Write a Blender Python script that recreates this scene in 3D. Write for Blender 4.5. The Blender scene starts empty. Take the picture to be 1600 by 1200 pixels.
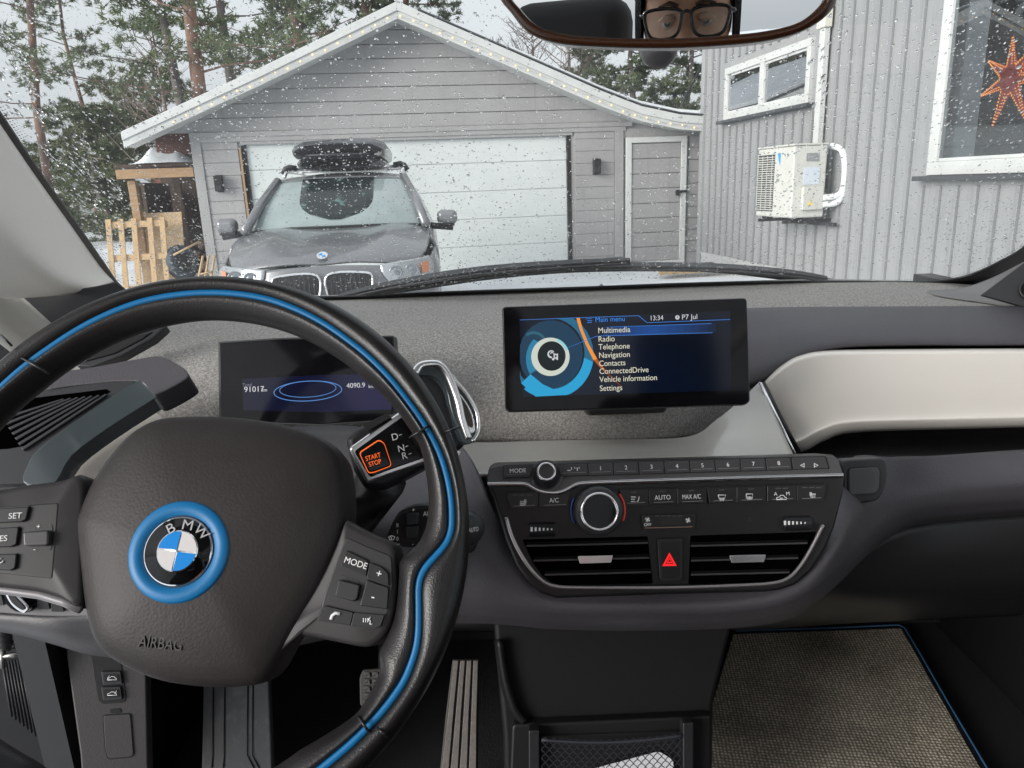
import bpy, bmesh, math, random
from mathutils import Vector, Matrix, noise
random.seed(7)
SC = bpy.context.scene
COL = SC.collection
R_ = math.radians

# ------------------------------------------------------------------ camera
FPX = 1150.0; PITCH = R_(15.1); ROLL = 0.038
CAM = Vector((0, 0, 1.35))
_F = Vector((0, math.cos(PITCH), -math.sin(PITCH)))
_R0 = Vector((1, 0, 0)); _U0 = Vector((0, math.sin(PITCH), math.cos(PITCH)))
_R = _R0*math.cos(ROLL) - _U0*math.sin(ROLL)
_U = _R0*math.sin(ROLL) + _U0*math.cos(ROLL)
cam = bpy.data.cameras.new('camera'); camo = bpy.data.objects.new('camera', cam); COL.objects.link(camo)
cam.sensor_width = 36.0; cam.lens = 36.0*FPX/1600.0; cam.clip_start = 0.02; cam.clip_end = 2000
m3 = Matrix((_R, _U, -_F)).transposed()
camo.matrix_world = Matrix.Translation(CAM) @ m3.to_4x4()
SC.camera = camo

# ------------------------------------------------------------------ world, sun, exposure
SUN_EL = R_(16); SUN_AZ = R_(232)
w = bpy.data.worlds.new('World'); SC.world = w; w.use_nodes = True
nt = w.node_tree; nt.nodes.clear()
sky = nt.nodes.new('ShaderNodeTexSky'); sky.sky_type = 'NISHITA'; sky.sun_disc = False
sky.sun_elevation = SUN_EL; sky.sun_rotation = SUN_AZ; sky.dust_density = 6; sky.air_density = 1.5
hs = nt.nodes.new('ShaderNodeHueSaturation'); hs.inputs['Saturation'].default_value = 0.12; hs.inputs['Value'].default_value = 0.9
mx = nt.nodes.new('ShaderNodeMixRGB'); mx.inputs['Fac'].default_value = 0.62
mx.inputs['Color2'].default_value = (5.6, 5.95, 6.3, 1)       # even overcast veil
tc = nt.nodes.new('ShaderNodeTexCoord'); ns = nt.nodes.new('ShaderNodeTexNoise'); ns.inputs['Scale'].default_value = 1.6; ns.inputs['Detail'].default_value = 5
mr = nt.nodes.new('ShaderNodeMapRange'); mr.inputs['To Min'].default_value = 0.86; mr.inputs['To Max'].default_value = 1.14
mul = nt.nodes.new('ShaderNodeVectorMath'); mul.operation = 'SCALE'
bg = nt.nodes.new('ShaderNodeBackground'); bg.inputs['Strength'].default_value = 0.074
out = nt.nodes.new('ShaderNodeOutputWorld')
L = nt.links.new
L(sky.outputs[0], hs.inputs['Color']); L(hs.outputs[0], mx.inputs['Color1'])
L(tc.outputs['Generated'], ns.inputs['Vector']); L(ns.outputs['Fac'], mr.inputs['Value'])
L(mx.outputs[0], mul.inputs[0])
# overcast sky: the zenith is about twice as bright as the horizon
sx_ = nt.nodes.new('ShaderNodeSeparateXYZ'); L(tc.outputs['Generated'], sx_.inputs[0])
zg = nt.nodes.new('ShaderNodeMapRange'); zg.inputs['From Min'].default_value = 0.0; zg.inputs['From Max'].default_value = 1.0
zg.inputs['To Min'].default_value = 1.0; zg.inputs['To Max'].default_value = 1.7; L(sx_.outputs['Z'], zg.inputs['Value'])
zm = nt.nodes.new('ShaderNodeMath'); zm.operation = 'MULTIPLY'; L(zg.outputs[0], zm.inputs[0]); L(mr.outputs[0], zm.inputs[1]); L(zm.outputs[0], mul.inputs['Scale'])
L(mul.outputs[0], bg.inputs['Color']); L(bg.outputs[0], out.inputs['Surface'])
sd = bpy.data.lights.new('sun', 'SUN'); sd.energy = 1.4; sd.angle = R_(30); sd.color = (1, .97, .92)
so = bpy.data.objects.new('sun', sd); COL.objects.link(so)
sdir = Vector((math.sin(SUN_AZ)*math.cos(SUN_EL), math.cos(SUN_AZ)*math.cos(SUN_EL), math.sin(SUN_EL)))
so.rotation_euler = sdir.to_track_quat('Z', 'Y').to_euler(); so.location = (0, -5, 20)
SC.view_settings.view_transform = 'Standard'; SC.view_settings.look = 'None'
SC.view_settings.gamma = 1; SC.view_settings.use_curve_mapping = False
SC.view_settings.exposure = 1.15
SC.cycles.max_bounces = 12; SC.cycles.transparent_max_bounces = 24; SC.cycles.transmission_bounces = 10
SC.cycles.diffuse_bounces = 5; SC.cycles.glossy_bounces = 5

# ------------------------------------------------------------------ helpers
def ray(px, py): return _F + _R*((px-800)/FPX) - _U*((py-600)/FPX)
def PY(px, py, Y):
    d = ray(px, py); return CAM + d*(Y/d.y)
class Plane:
    """a real surface of the car: origin, right, up, normal"""
    def __init__(s, o, n, right=Vector((1, 0, 0))):
        s.o = Vector(o); s.n = Vector(n).normalized()
        s.r = (right - s.n*right.dot(s.n)).normalized(); s.u = s.n.cross(s.r)
    def at(s, px, py, off=0.0):
        d = ray(px, py); o = s.o + s.n*off
        return CAM + d*((o-CAM).dot(s.n)/d.dot(s.n))
    def w(s, a, b, c=0.0): return s.o + s.r*a + s.u*b + s.n*c
    def uv(s, p): q = p - s.o; return q.dot(s.r), q.dot(s.u)
def props(o, label=None, cat=None, group=None, kind=None):
    if label: o['label'] = label
    if cat: o['category'] = cat
    if group: o['group'] = group
    if kind: o['kind'] = kind
    return o
def link(o, parent=None):
    COL.objects.link(o)
    if parent is not None:
        o.parent = parent; o.matrix_parent_inverse = WORLD[parent.name].inverted()
    WORLD[o.name] = Matrix.Identity(4)
    return o
WORLD = {}
def thing(name, loc, label, cat, group=None):
    o = bpy.data.objects.new(name, None); o.empty_display_size = .05
    COL.objects.link(o); o.location = loc; WORLD[o.name] = Matrix.Translation(Vector(loc))
    return props(o, label, cat, group)
def MO(name, vs, fs, mat, parent=None, smooth=False, bevel=0, sub=0, solid=0, seg=2, kind=None, solidoff=-1):
    me = bpy.data.meshes.new(name); me.from_pydata([tuple(v) for v in vs], [], fs)
    bm = bmesh.new(); bm.from_mesh(me); bmesh.ops.recalc_face_normals(bm, faces=bm.faces) if not smooth == 'keep' else None
    bm.to_mesh(me); bm.free()
    me.materials.append(mat)
    if smooth or sub or bevel: me.shade_smooth()
    o = bpy.data.objects.new(name, me); link(o, parent)
    if solid:
        m = o.modifiers.new('s', 'SOLIDIFY'); m.thickness = solid; m.offset = solidoff
    if sub:
        m = o.modifiers.new('u', 'SUBSURF'); m.levels = sub; m.render_levels = sub
    if bevel:
        m = o.modifiers.new('b', 'BEVEL'); m.width = bevel; m.segments = seg; m.limit_method = 'ANGLE'; m.angle_limit = R_(35); m.harden_normals = True
    elif smooth is True and not sub:
        pass
    if kind: o['kind'] = kind
    return o
def slabv(pts, n, d):
    """prism: outline pts, extruded by -n*d"""
    k = len(pts); vs = list(pts) + [p - n*d for p in pts]
    fs = [list(range(k)), list(range(2*k-1, k-1, -1))] + [[i, i+k, (i+1) % k + k, (i+1) % k] for i in range(k)]
    return vs, fs
def slab(name, pl, px, front, depth, mat, parent=None, bevel=0, seg=2, smooth=False):
    pts = [pl.at(x, y, front) for x, y in px]
    vs, fs = slabv(pts, pl.n, depth)
    return MO(name, vs, fs, mat, parent, bevel=bevel, seg=seg, smooth=smooth)
def rounded(px, r=3, n=4):
    """round the corners of a pixel outline"""
    res = []; k = len(px)
    for i in range(k):
        a = Vector(px[i-1]); b = Vector(px[i]); c = Vector(px[(i+1) % k])
        rr = min(r, (a-b).length*.45, (c-b).length*.45)
        p = b + (a-b).normalized()*rr; q = b + (c-b).normalized()*rr
        for j in range(n+1):
            t = j/n; res.append(tuple(p*(1-t)**2 + b*2*t*(1-t) + q*t*t))
    return res
def smoothline(px, n=6, closed=True):
    res = []; k = len(px); P_ = [Vector(p) for p in px]
    rng = range(k) if closed else range(k-1)
    for i in rng:
        if closed: p0, p1, p2, p3 = P_[i-1], P_[i], P_[(i+1) % k], P_[(i+2) % k]
        else: p0, p1, p2, p3 = P_[max(i-1, 0)], P_[i], P_[i+1], P_[min(i+2, k-1)]
        for j in range(n):
            t = j/n
            res.append(.5*((2*p1)+(p2-p0)*t+(2*p0-5*p1+4*p2-p3)*t*t+(3*p1-p0-3*p2+p3)*t**3))
    if not closed: res.append(P_[-1])
    return res
def boxv(c, s, rot=None):
    c = Vector(c); hx, hy, hz = s[0]/2, s[1]/2, s[2]/2
    vs = [Vector((x, y, z)) for x in (-hx, hx) for y in (-hy, hy) for z in (-hz, hz)]
    if rot is not None: vs = [rot @ v for v in vs]
    return [v + c for v in vs], [[0, 1, 3, 2], [4, 6, 7, 5], [0, 4, 5, 1], [2, 3, 7, 6], [0, 2, 6, 4], [1, 5, 7, 3]]
class MB:
    def __init__(s): s.v = []; s.f = []
    def add(s, vs, fs):
        b = len(s.v); s.v += [Vector(v) for v in vs]; s.f += [[i+b for i in f] for f in fs]; return s
    def box(s, c, sz, rot=None): return s.add(*boxv(c, sz, rot))
    def tube(s, path, r, n=8, closed=False, cap=True):
        return s.add(*tubev(path, r, n, closed, cap))
    def build(s, name, mat, parent=None, **k): return MO(name, s.v, s.f, mat, parent, **k)
def tubev(path, r, n=8, closed=False, cap=True):
    path = [Vector(p) for p in path]; k = len(path); vs = []; fs = []
    prev = None
    for i, p in enumerate(path):
        if closed: t = path[(i+1) % k] - path[i-1]
        else: t = path[min(i+1, k-1)] - path[max(i-1, 0)]
        t.normalize()
        if prev is None:
            a = t.orthogonal().normalized()
        else:
            a = prev - t*prev.dot(t)
            a = a.normalized() if a.length > 1e-6 else t.orthogonal().normalized()
        prev = a; b = t.cross(a)
        rr = r[i] if isinstance(r, (list, tuple)) else r
        for j in range(n):
            an = 2*math.pi*j/n; vs.append(p + (a*math.cos(an) + b*math.sin(an))*rr)
    for i in range(k if closed else k-1):
        i2 = (i+1) % k
        for j in range(n):
            fs.append([i*n+j, i*n+(j+1) % n, i2*n+(j+1) % n, i2*n+j])
    if cap and not closed:
        fs.append(list(range(n))[::-1]); fs.append([(k-1)*n+j for j in range(n)])
    return vs, fs
def tube(name, path, r, mat, parent=None, n=10, closed=False, **k):
    return MO(name, *tubev(path, r, n, closed), mat, parent, smooth=True, **k)
def crv(p0, p1, p2, p3, t): return .5*((2*p1)+(p2-p0)*t+(2*p0-5*p1+4*p2-p3)*t*t+(3*p1-p0-3*p2+p3)*t**3)
def surf(name, rows, mat, parent=None, n=5, m=5, solid=.002, kind=None, solidoff=-1):
    """smooth sheet through a grid of 3-D control points"""
    def ref(line, n):
        o = []
        k = len(line)
        for i in range(k-1):
            for j in range(n): o.append(crv(line[max(i-1, 0)], line[i], line[i+1], line[min(i+2, k-1)], j/n))
        o.append(line[-1]); return o
    rr = [ref(r, n) for r in rows]
    cols = [ref([rr[i][j] for i in range(len(rr))], m) for j in range(len(rr[0]))]
    nc = len(cols); nr = len(cols[0])
    vs = [cols[j][i] for i in range(nr) for j in range(nc)]
    fs = [[i*nc+j, i*nc+j+1, (i+1)*nc+j+1, (i+1)*nc+j] for i in range(nr-1) for j in range(nc-1)]
    return MO(name, vs, fs, mat, parent, smooth=True, solid=solid, kind=kind, solidoff=solidoff)
def ring_fill(rings, close=True):
    """loft between rings of equal length; centre fan cap on the last"""
    n = len(rings[0]); vs = [p for r in rings for p in r]; fs = []
    for i in range(len(rings)-1):
        for j in range(n): fs.append([i*n+j, i*n+(j+1) % n, (i+1)*n+(j+1) % n, (i+1)*n+j])
    if close:
        c = sum(rings[-1], Vector())/n; vs.append(c); ci = len(vs)-1; b = (len(rings)-1)*n
        for j in range(n): fs.append([b+j, b+(j+1) % n, ci])
    return vs, fs
FONT = None
def text(s, pl, px, py, hpx, off, mat, parent, name='lettering', rot=0, align='CENTER', thick=.0002, xs=1.0, bold=0.0):
    c = bpy.data.curves.new(name, 'FONT'); c.body = s; c.align_x = align; c.align_y = 'CENTER'
    c.size = 1; c.extrude = 0; c.offset = 0
    to = bpy.data.objects.new('tmp', c); COL.objects.link(to)
    dg = bpy.context.evaluated_depsgraph_get(); dg.update()
    me = bpy.data.meshes.new_from_object(to.evaluated_get(dg))
    bpy.data.objects.remove(to)
    p = pl.at(px, py, off)
    sz = hpx/FPX*((p-CAM).dot(_F))/.70
    cr, sr = math.cos(rot), math.sin(rot)
    ax = pl.r*cr + pl.u*sr; ay = -pl.r*sr + pl.u*cr
    for v in me.vertices:
        x, y = v.co.x*sz*xs, v.co.y*sz
        v.co = p + ax*x + ay*y
    me.materials.clear(); me.materials.append(mat); me.name = name
    o = bpy.data.objects.new(name, me); link(o, parent)
    m = o.modifiers.new('s', 'SOLIDIFY'); m.thickness = thick; m.offset = 0
    return o
def disc_pts(c, a, b, r, n=32, r2=None): return [c + a*(r*math.cos(2*math.pi*i/n)) + b*((r2 or r)*math.sin(2*math.pi*i/n)) for i in range(n)]
def disc(name, c, nrm, a, r, depth, mat, parent=None, n=32, bevel=0, r2=None):
    b = nrm.cross(a); pts = disc_pts(c, a, b, r, n, r2)
    vs, fs = slabv(pts, nrm, depth); return MO(name, vs, fs, mat, parent, bevel=bevel)
def lathe(name, c, nrm, a, prof, mat, parent=None, n=40, close=True):
    b = nrm.cross(a)
    rings = [disc_pts(c + nrm*h, a, b, r, n) for r, h in prof]
    return MO(name, *ring_fill(rings, close), mat, parent, smooth=True)

# ------------------------------------------------------------------ materials
MATS = {}
def mat(name, col=(.5, .5, .5), rough=.5, metal=0, spec=.5, emit=None, es=1, coat=0,
        bump=None, var=None, kind='p', dist=.0004):
    """bump=(type, scale, strength); var=(scale, colour2, lo, hi)"""
    if name in MATS: return MATS[name]
    m = bpy.data.materials.new(name); m.use_nodes = True; MATS[name] = m
    t = m.node_tree; b = t.nodes['Principled BSDF']; L = t.links.new
    b.inputs['Base Color'].default_value = (*col, 1); b.inputs['Roughness'].default_value = rough
    b.inputs['Metallic'].default_value = metal; b.inputs['Specular IOR Level'].default_value = spec
    b.inputs['Coat Weight'].default_value = coat; b.inputs['Coat Roughness'].default_value = .06
    if emit: b.inputs['Emission Color'].default_value = (*emit, 1); b.inputs['Emission Strength'].default_value = es
    tc = t.nodes.new('ShaderNodeTexCoord')
    if var:
        vs = var if isinstance(var, list) else [var]
        prev = None
        for sc, c2, lo, hi in vs:
            n = t.nodes.new('ShaderNodeTexNoise'); n.inputs['Detail'].default_value = 6; n.inputs['Roughness'].default_value = .65
            if isinstance(sc, tuple):
                mp = t.nodes.new('ShaderNodeMapping'); mp.inputs['Scale'].default_value = sc
                L(tc.outputs['Object'], mp.inputs[0]); L(mp.outputs[0], n.inputs['Vector']); n.inputs['Scale'].default_value = 1
            else:
                n.inputs['Scale'].default_value = sc; L(tc.outputs['Object'], n.inputs['Vector'])
            r = t.nodes.new('ShaderNodeMapRange'); r.inputs['From Min'].default_value = lo; r.inputs['From Max'].default_value = hi
            L(n.outputs['Fac'], r.inputs['Value'])
            x = t.nodes.new('ShaderNodeMixRGB'); x.inputs['Color1'].default_value = (*col, 1); x.inputs['Color2'].default_value = (*c2, 1)
            if prev: L(prev, x.inputs['Color1'])
            L(r.outputs[0], x.inputs['Fac']); prev = x.outputs[0]
        L(prev, b.inputs['Base Color'])
    if bump:
        ty, sc, st = bump
        if ty == 'noise':
            n = t.nodes.new('ShaderNodeTexNoise'); n.inputs['Detail'].default_value = 4; o = 'Fac'
        else:
            n = t.nodes.new('ShaderNodeTexVoronoi'); n.feature = 'SMOOTH_F1'; n.inputs['Smoothness'].default_value = .4; o = 'Distance'
        n.inputs['Scale'].default_value = sc; L(tc.outputs['Object'], n.inputs['Vector'])
        bp = t.nodes.new('ShaderNodeBump'); bp.inputs['Strength'].default_value = st; bp.inputs['Distance'].default_value = dist
        if ty != 'noise': bp.invert = True
        L(n.outputs[o], bp.inputs['Height']); L(bp.outputs[0], b.inputs['Normal'])
    return m
def glassmat(name, tint=(1, 1, 1), boost=1.0, ior=1.45, rough=0.0, film=0.0):
    if name in MATS: return MATS[name]
    m = bpy.data.materials.new(name); m.use_nodes = True; MATS[name] = m
    t = m.node_tree; t.nodes.clear(); L = t.links.new
    o = t.nodes.new('ShaderNodeOutputMaterial'); mx = t.nodes.new('ShaderNodeMixShader')
    tr = t.nodes.new('ShaderNodeBsdfTransparent'); tr.inputs[0].default_value = (*tint, 1)
    gl = t.nodes.new('ShaderNodeBsdfGlossy'); gl.inputs['Roughness'].default_value = rough
    fr = t.nodes.new('ShaderNodeFresnel')
    ge = t.nodes.new('ShaderNodeNewGeometry'); mi = t.nodes.new('ShaderNodeMapRange')     # same index seen from either face
    mi.inputs['To Min'].default_value = ior; mi.inputs['To Max'].default_value = 1/ior
    L(ge.outputs['Backfacing'], mi.inputs['Value']); L(mi.outputs[0], fr.inputs['IOR'])
    mm = t.nodes.new('ShaderNodeMath'); mm.operation = 'MULTIPLY'; mm.inputs[1].default_value = boost; mm.use_clamp = True
    L(fr.outputs[0], mm.inputs[0]); L(mm.outputs[0], mx.inputs[0]); L(tr.outputs[0], mx.inputs[1]); L(gl.outputs[0], mx.inputs[2])
    if film:      # thin wet film that scatters a little daylight
        tl_ = t.nodes.new('ShaderNodeBsdfTranslucent'); tl_.inputs[0].default_value = (.85, .88, .9, 1)
        m2_ = t.nodes.new('ShaderNodeMixShader'); nz_ = t.nodes.new('ShaderNodeTexNoise'); nz_.inputs['Scale'].default_value = 7; nz_.inputs['Detail'].default_value = 5
        tc_ = t.nodes.new('ShaderNodeTexCoord'); r_ = t.nodes.new('ShaderNodeMapRange'); r_.inputs['From Min'].default_value = .35; r_.inputs['From Max'].default_value = .7
        r_.inputs['To Min'].default_value = film*.5; r_.inputs['To Max'].default_value = film*1.6
        L(tc_.outputs['Object'], nz_.inputs[0]); L(nz_.outputs['Fac'], r_.inputs[0]); L(r_.outputs[0], m2_.inputs[0]); L(mx.outputs[0], m2_.inputs[1]); L(tl_.outputs[0], m2_.inputs[2])
        L(m2_.outputs[0], o.inputs[0]); return m
    L(mx.outputs[0], o.inputs[0]); return m

felt = mat('dash_felt', (.20, .19, .18), .95, spec=.15, var=[(380, (.42, .405, .385), .42, .66), (8, (.30, .29, .275), .5, .8)], bump=('noise', 520, .9), dist=.0012)
leather = mat('leather_grain', (.056, .052, .060), .50, var=[(6, (.066, .061, .070), .4, .7), (700, (.17, .165, .16), .72, .76)], bump=('v', 420, .55))
leather_fine = mat('leather_fine', (.048, .046, .050), .48, bump=('v', 620, .4))
airbagm = mat('airbag_skin', (.022, .018, .0185), .50, spec=.26, bump=('v', 520, .26), var=[(9, (.027, .024, .024), .4, .7), (800, (.13, .125, .12), .72, .76)])
rimleather = mat('rim_leather', (.007, .0065, .007), .34, spec=.4, bump=('v', 900, .3), var=(25, (.012, .010, .010), .5, .75))
rimgrey = mat('rim_thumb_leather', (.014, .013, .0135), .36, spec=.4, bump=('v', 900, .35), var=(25, (.022, .019, .019), .5, .75))
blue = mat('blue_trim', (.003, .13, .32), .42, spec=.35, var=(60, (.004, .14, .35), .4, .7))
dplas = mat('dark_plastic', (.013, .013, .015), .42, spec=.4, bump=('noise', 900, .15))
dplas2 = mat('charcoal_plastic', (.030, .031, .034), .45, spec=.4, bump=('noise', 900, .15))
black = mat('black_plastic', (.010, .010, .011), .4, bump=('noise', 700, .1))
gloss = mat('gloss_black', (.003, .003, .004), .06, spec=.22, var=(30, (.006, .006, .007), .4, .7))
panelm = mat('console_plastic', (.009, .0085, .0095), .36, spec=.4, var=[(20, (.012, .011, .012), .4, .7), (900, (.10, .095, .09), .73, .77)], bump=('noise', 1000, .12))
btnm = mat('button_plastic', (.010, .0095, .0105), .32, spec=.45, bump=('noise', 1200, .08))
btn_top = mat('button_grey', (.045, .043, .046), .40, bump=('noise', 1200, .08))
satin = mat('satin_silver', (.78, .77, .78), .26, 1, var=(40, (.72, .71, .72), .4, .7))
chrome = mat('chrome', (.75, .75, .77), .10, 1)
slate = mat('slate_gloss', (.035, .045, .05), .16, coat=.5)
trim = mat('light_trim', (.76, .70, .64), .30, bump=('noise', 30, .04), var=(5, (.79, .73, .665), .35, .7), coat=.15)
trimsh = mat('light_trim_gloss', (.33, .32, .30), .22, var=(6, (.37, .36, .335), .35, .7), coat=.3)
pillar = mat('pillar_cloth', (.80, .77, .73), .85, bump=('noise', 600, .3), var=((900, 300, 900), (.74, .71, .67), .4, .7))
pillar_d = mat('pillar_plastic', (.16, .155, .155), .6, bump=('v', 700, .3))
carpet = mat('carpet', (.010, .010, .011), .95, bump=('noise', 500, .8), dist=.002)
white_mark = mat('white_print', (.62, .62, .62), .5, emit=(.6, .6, .6), es=.05)
grey_mark = mat('grey_print', (.36, .36, .37), .5)
orange_lit = mat('orange_backlight', (.5, .06, .01), .5, emit=(1, .16, .02), es=.42)
red_lit = mat('red_backlight', (.5, .01, .01), .5, emit=(1, .01, .015), es=.42)
# ================================================================== YARD
TH = R_(8)
EX = Vector((math.cos(TH), math.sin(TH), 0)); EYV = Vector((-math.sin(TH), math.cos(TH), 0)); EZ = Vector((0, 0, 1))
GO = Vector((1.015, 11.89, 0))
def G(u, w, z): return GO + EX*u + EYV*w + EZ*z
YROT = Matrix.Rotation(TH, 3, 'Z')
def gbox(name, u0, u1, w0, w1, z0, z1, m, parent, bevel=0, **k):
    vs, fs = boxv((0, 0, 0), (u1-u0, w1-w0, z1-z0)); c = G((u0+u1)/2, (w0+w1)/2, (z0+z1)/2)
    return MO(name, [YROT @ v + c for v in vs], fs, m, parent, bevel=bevel, **k)
def gprism(name, pts, w0, w1, m, parent, bevel=0):
    """outline in (u, z), from depth w0 (near) to w1"""
    P_ = [G(u, w0, z) for u, z in pts]; vs, fs = slabv(P_, -EYV, w1-w0)
    return MO(name, vs, fs, m, parent, bevel=bevel)

snow = mat('snow', (.76, .79, .82), .75, bump=('noise', 3, .6), dist=.05, var=[(1.2, (.62, .65, .68), .45, .75), (25, (.70, .73, .76), .5, .7)])
siding = mat('grey_siding', (.305, .30, .30), .6, var=[((2, 60, 60), (.265, .26, .26), .4, .7), (1.5, (.335, .33, .33), .4, .7), ((14, 14, 1.2), (.25, .245, .24), .56, .72)], bump=('noise', 40, .2), dist=.002)
houseb = mat('house_cladding', (.285, .29, .295), .55, var=[((40, 40, 3), (.25, .255, .26), .42, .7), (.8, (.32, .325, .325), .4, .7), ((22, 22, .8), (.235, .24, .24), .56, .72)], bump=('noise', 60, .2), dist=.002)
housebat = mat('house_batten', (.265, .27, .275), .55, var=((40, 40, 3), (.235, .24, .245), .4, .7))
whitep = mat('white_paint', (.57, .58, .57), .5, var=(4, (.50, .51, .50), .4, .7))
doorw = mat('garage_door_white', (.58, .61, .605), .45, var=[((1, 20, 20), (.53, .565, .56), .4, .7), (1.2, (.61, .64, .635), .4, .7)])
darkw = mat('dark_void', (.012, .011, .010), .9)
rooft = mat('roof_sheet', (.06, .065, .07), .5)
woodn = mat('fresh_wood', (.38, .24, .13), .7, var=[((6, 6, 40), (.28, .17, .09), .4, .7)], bump=('noise', 60, .3), dist=.002)
woodp = mat('pallet_wood', (.52, .36, .20), .75, var=[((30, 30, 6), (.40, .27, .15), .4, .7)], bump=('noise', 60, .3), dist=.002)
osb = mat('osb_sheet', (.50, .36, .22), .75, var=[(38, (.36, .24, .13), .45, .6), (90, (.58, .44, .28), .5, .62)])
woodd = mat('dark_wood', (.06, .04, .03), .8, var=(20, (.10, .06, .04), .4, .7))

# ---- ground: snow, with banks
def ground():
    vs = []; fs = []; N = 120
    def hgt(x, y):
        h = .03*noise.noise(Vector((x*.5, y*.5, 0)))
        if x < -3.4: h += .32*max(0, min(1, (-x-3.4)/1.2))*(.5+.5*noise.noise(Vector((x*.9, y*.9, 3))))
        return h
    xs = [-400, -200, -100, -60, -40, -30, -24] + [-20+.4*i for i in range(90)] + [16, 20, 26, 40, 80, 150, 400]
    ys = [-200, -60, -20, -10, -5] + [-2+.4*i for i in range(90)] + [36, 40, 50, 70, 100, 160, 300, 700]
    for y in ys:
        for x in xs: vs.append((x, y, hgt(x, y) if (-22 < x < 16 and y < 34) else 0))
    n = len(xs)
    for j in range(len(ys)-1):
        for i in range(n-1): fs.append([j*n+i, j*n+i+1, (j+1)*n+i+1, (j+1)*n+i])
    o = MO('ground', vs, fs, snow, smooth=True, kind='structure')
ground()
def bank(name, pts, h, label):
    t = []
    rows = []
    for j in range(7):
        a = j/6
        rows.append([Vector(p) + Vector((0, (a-.5)*1.6, h*math.sin(math.pi*a)*(.75+.5*abs(noise.noise(Vector((p[0]*1.3, a*2, 1)))))-.05)) for p in pts])
    o = surf(name, rows, snow, None, n=6, m=3, solid=0, kind='structure'); return o
bank('snow_bank', [(-8.5, 9.0, 0), (-7.0, 8.7, 0), (-5.6, 8.6, 0), (-4.6, 8.9, 0), (-3.7, 9.0, 0), (-3.2, 9.1, 0)], .42, '')
bank('snow_bank', [(1.2, 9.2, 0), (2.4, 9.3, 0), (3.6, 9.4, 0), (4.6, 9.6, 0)], .16, '')

# ---- garage
gar = thing('garage', G(-2.5, 0, 0), 'grey horizontally clad garage with white gable boards and wide white door, straight ahead', 'garage')
def roofz(u):      # underside line of the barge board
    return 3.62 - .42*abs(u+2.48) if u < -1 else (3.62-.42*1.48) - .405*(u+1) if u < .72 else 2.303 - .21*(u-.72)
GWL, GWR = -5.52, 2.6
mb = MB()
# core walls (behind the boards)
gprism('wall', [(-5.50, 0), (-4.84, 0), (-4.84, 2.16), (.02, 2.16), (.02, 0), (2.58, 0), (2.58, 1.95), (.72, 2.3), (-2.48, 3.6), (-5.50, 2.3)], .03, .12, siding, gar)
gbox('side_wall', -5.50, -5.42, .12, 7, 0, 2.3, siding, gar)
z = 2.24
while z < 3.6:      # gable boards, cut by the slope
    z1 = z + .183
    uL0 = -2.48 - (3.66-z)/.42; uL1 = -2.48 - (3.66-min(z1, 3.65))/.42
    def ur(zz): return -1 + (3.04-zz)/.405 if zz < 3.04 else -2.48 + (3.66-zz)/.42
    uR0, uR1 = min(ur(z), 1.3), ur(min(z1, 3.65))
    if uR1-uL1 < .02: uR1 = uL1+.02
    gprism('gable_board', [(uL0, z), (uR0, z), (uR1, min(z1, 3.65)-.003), (uL1, min(z1, 3.65)-.003)], 0, .028, siding, gar, bevel=.004)
    z += .19
for i in range(12):
    a = .02+.18*i
    gbox('wall_board', -5.40, -4.9, 0, .028, a, a+.176, siding, gar, bevel=.004)
    gbox('wall_board', .09, .72, 0, .028, a, a+.176, siding, gar, bevel=.004)
    gbox('wall_board', 1.94, 2.5, 0, .028, a, min(a+.172, 2.04), siding, gar, bevel=.004) if a < 1.9 else None
gbox('wall_board', .73, 2.4, .004, .028, 2.0, 2.13, siding, gar)
gbox('corner_board', -5.54, -5.40, -.02, .028, 0, 2.2, siding, gar, bevel=.005)
gbox('corner_board', .725, .865, -.02, .028, 0, 2.15, siding, gar, bevel=.005)
gbox('band_board', -5.54, 1.0, -.035, .028, 2.165, 2.235, siding, gar, bevel=.005)
gbox('band_board', -5.54, .9, -.022, .028, 2.10, 2.165, siding, gar, bevel=.005)
gbox('door_head_board', -4.86, .05, -.006, .028, 2.06, 2.10, siding, gar)
dr = MO('garage_door', *boxv((0, 0, 0), (.01, .01, .01)), darkw, gar)
dr.data.transform(Matrix.Translation(G(-2.4, .1, 1)))
bpy.data.objects.remove(dr)
door = gbox('garage_door', -4.80, -.02, .085, .11, .02, 2.12, doorw, gar)
for i in range(5):
    gbox('door_panel', -4.79, -.03, .06, .084, .03+i*.418, .03+i*.418+.413, doorw, door, bevel=.006)
gbox('gap', -4.855, -4.80, .02, .06, 0, 2.05, darkw, gar); gbox('gap', -.02, .035, .02, .06, 0, 2.08, darkw, gar)
gbox('jamb_edge', -4.885, -4.857, -.01, .03, 0, 2.0, woodn, gar)
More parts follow.
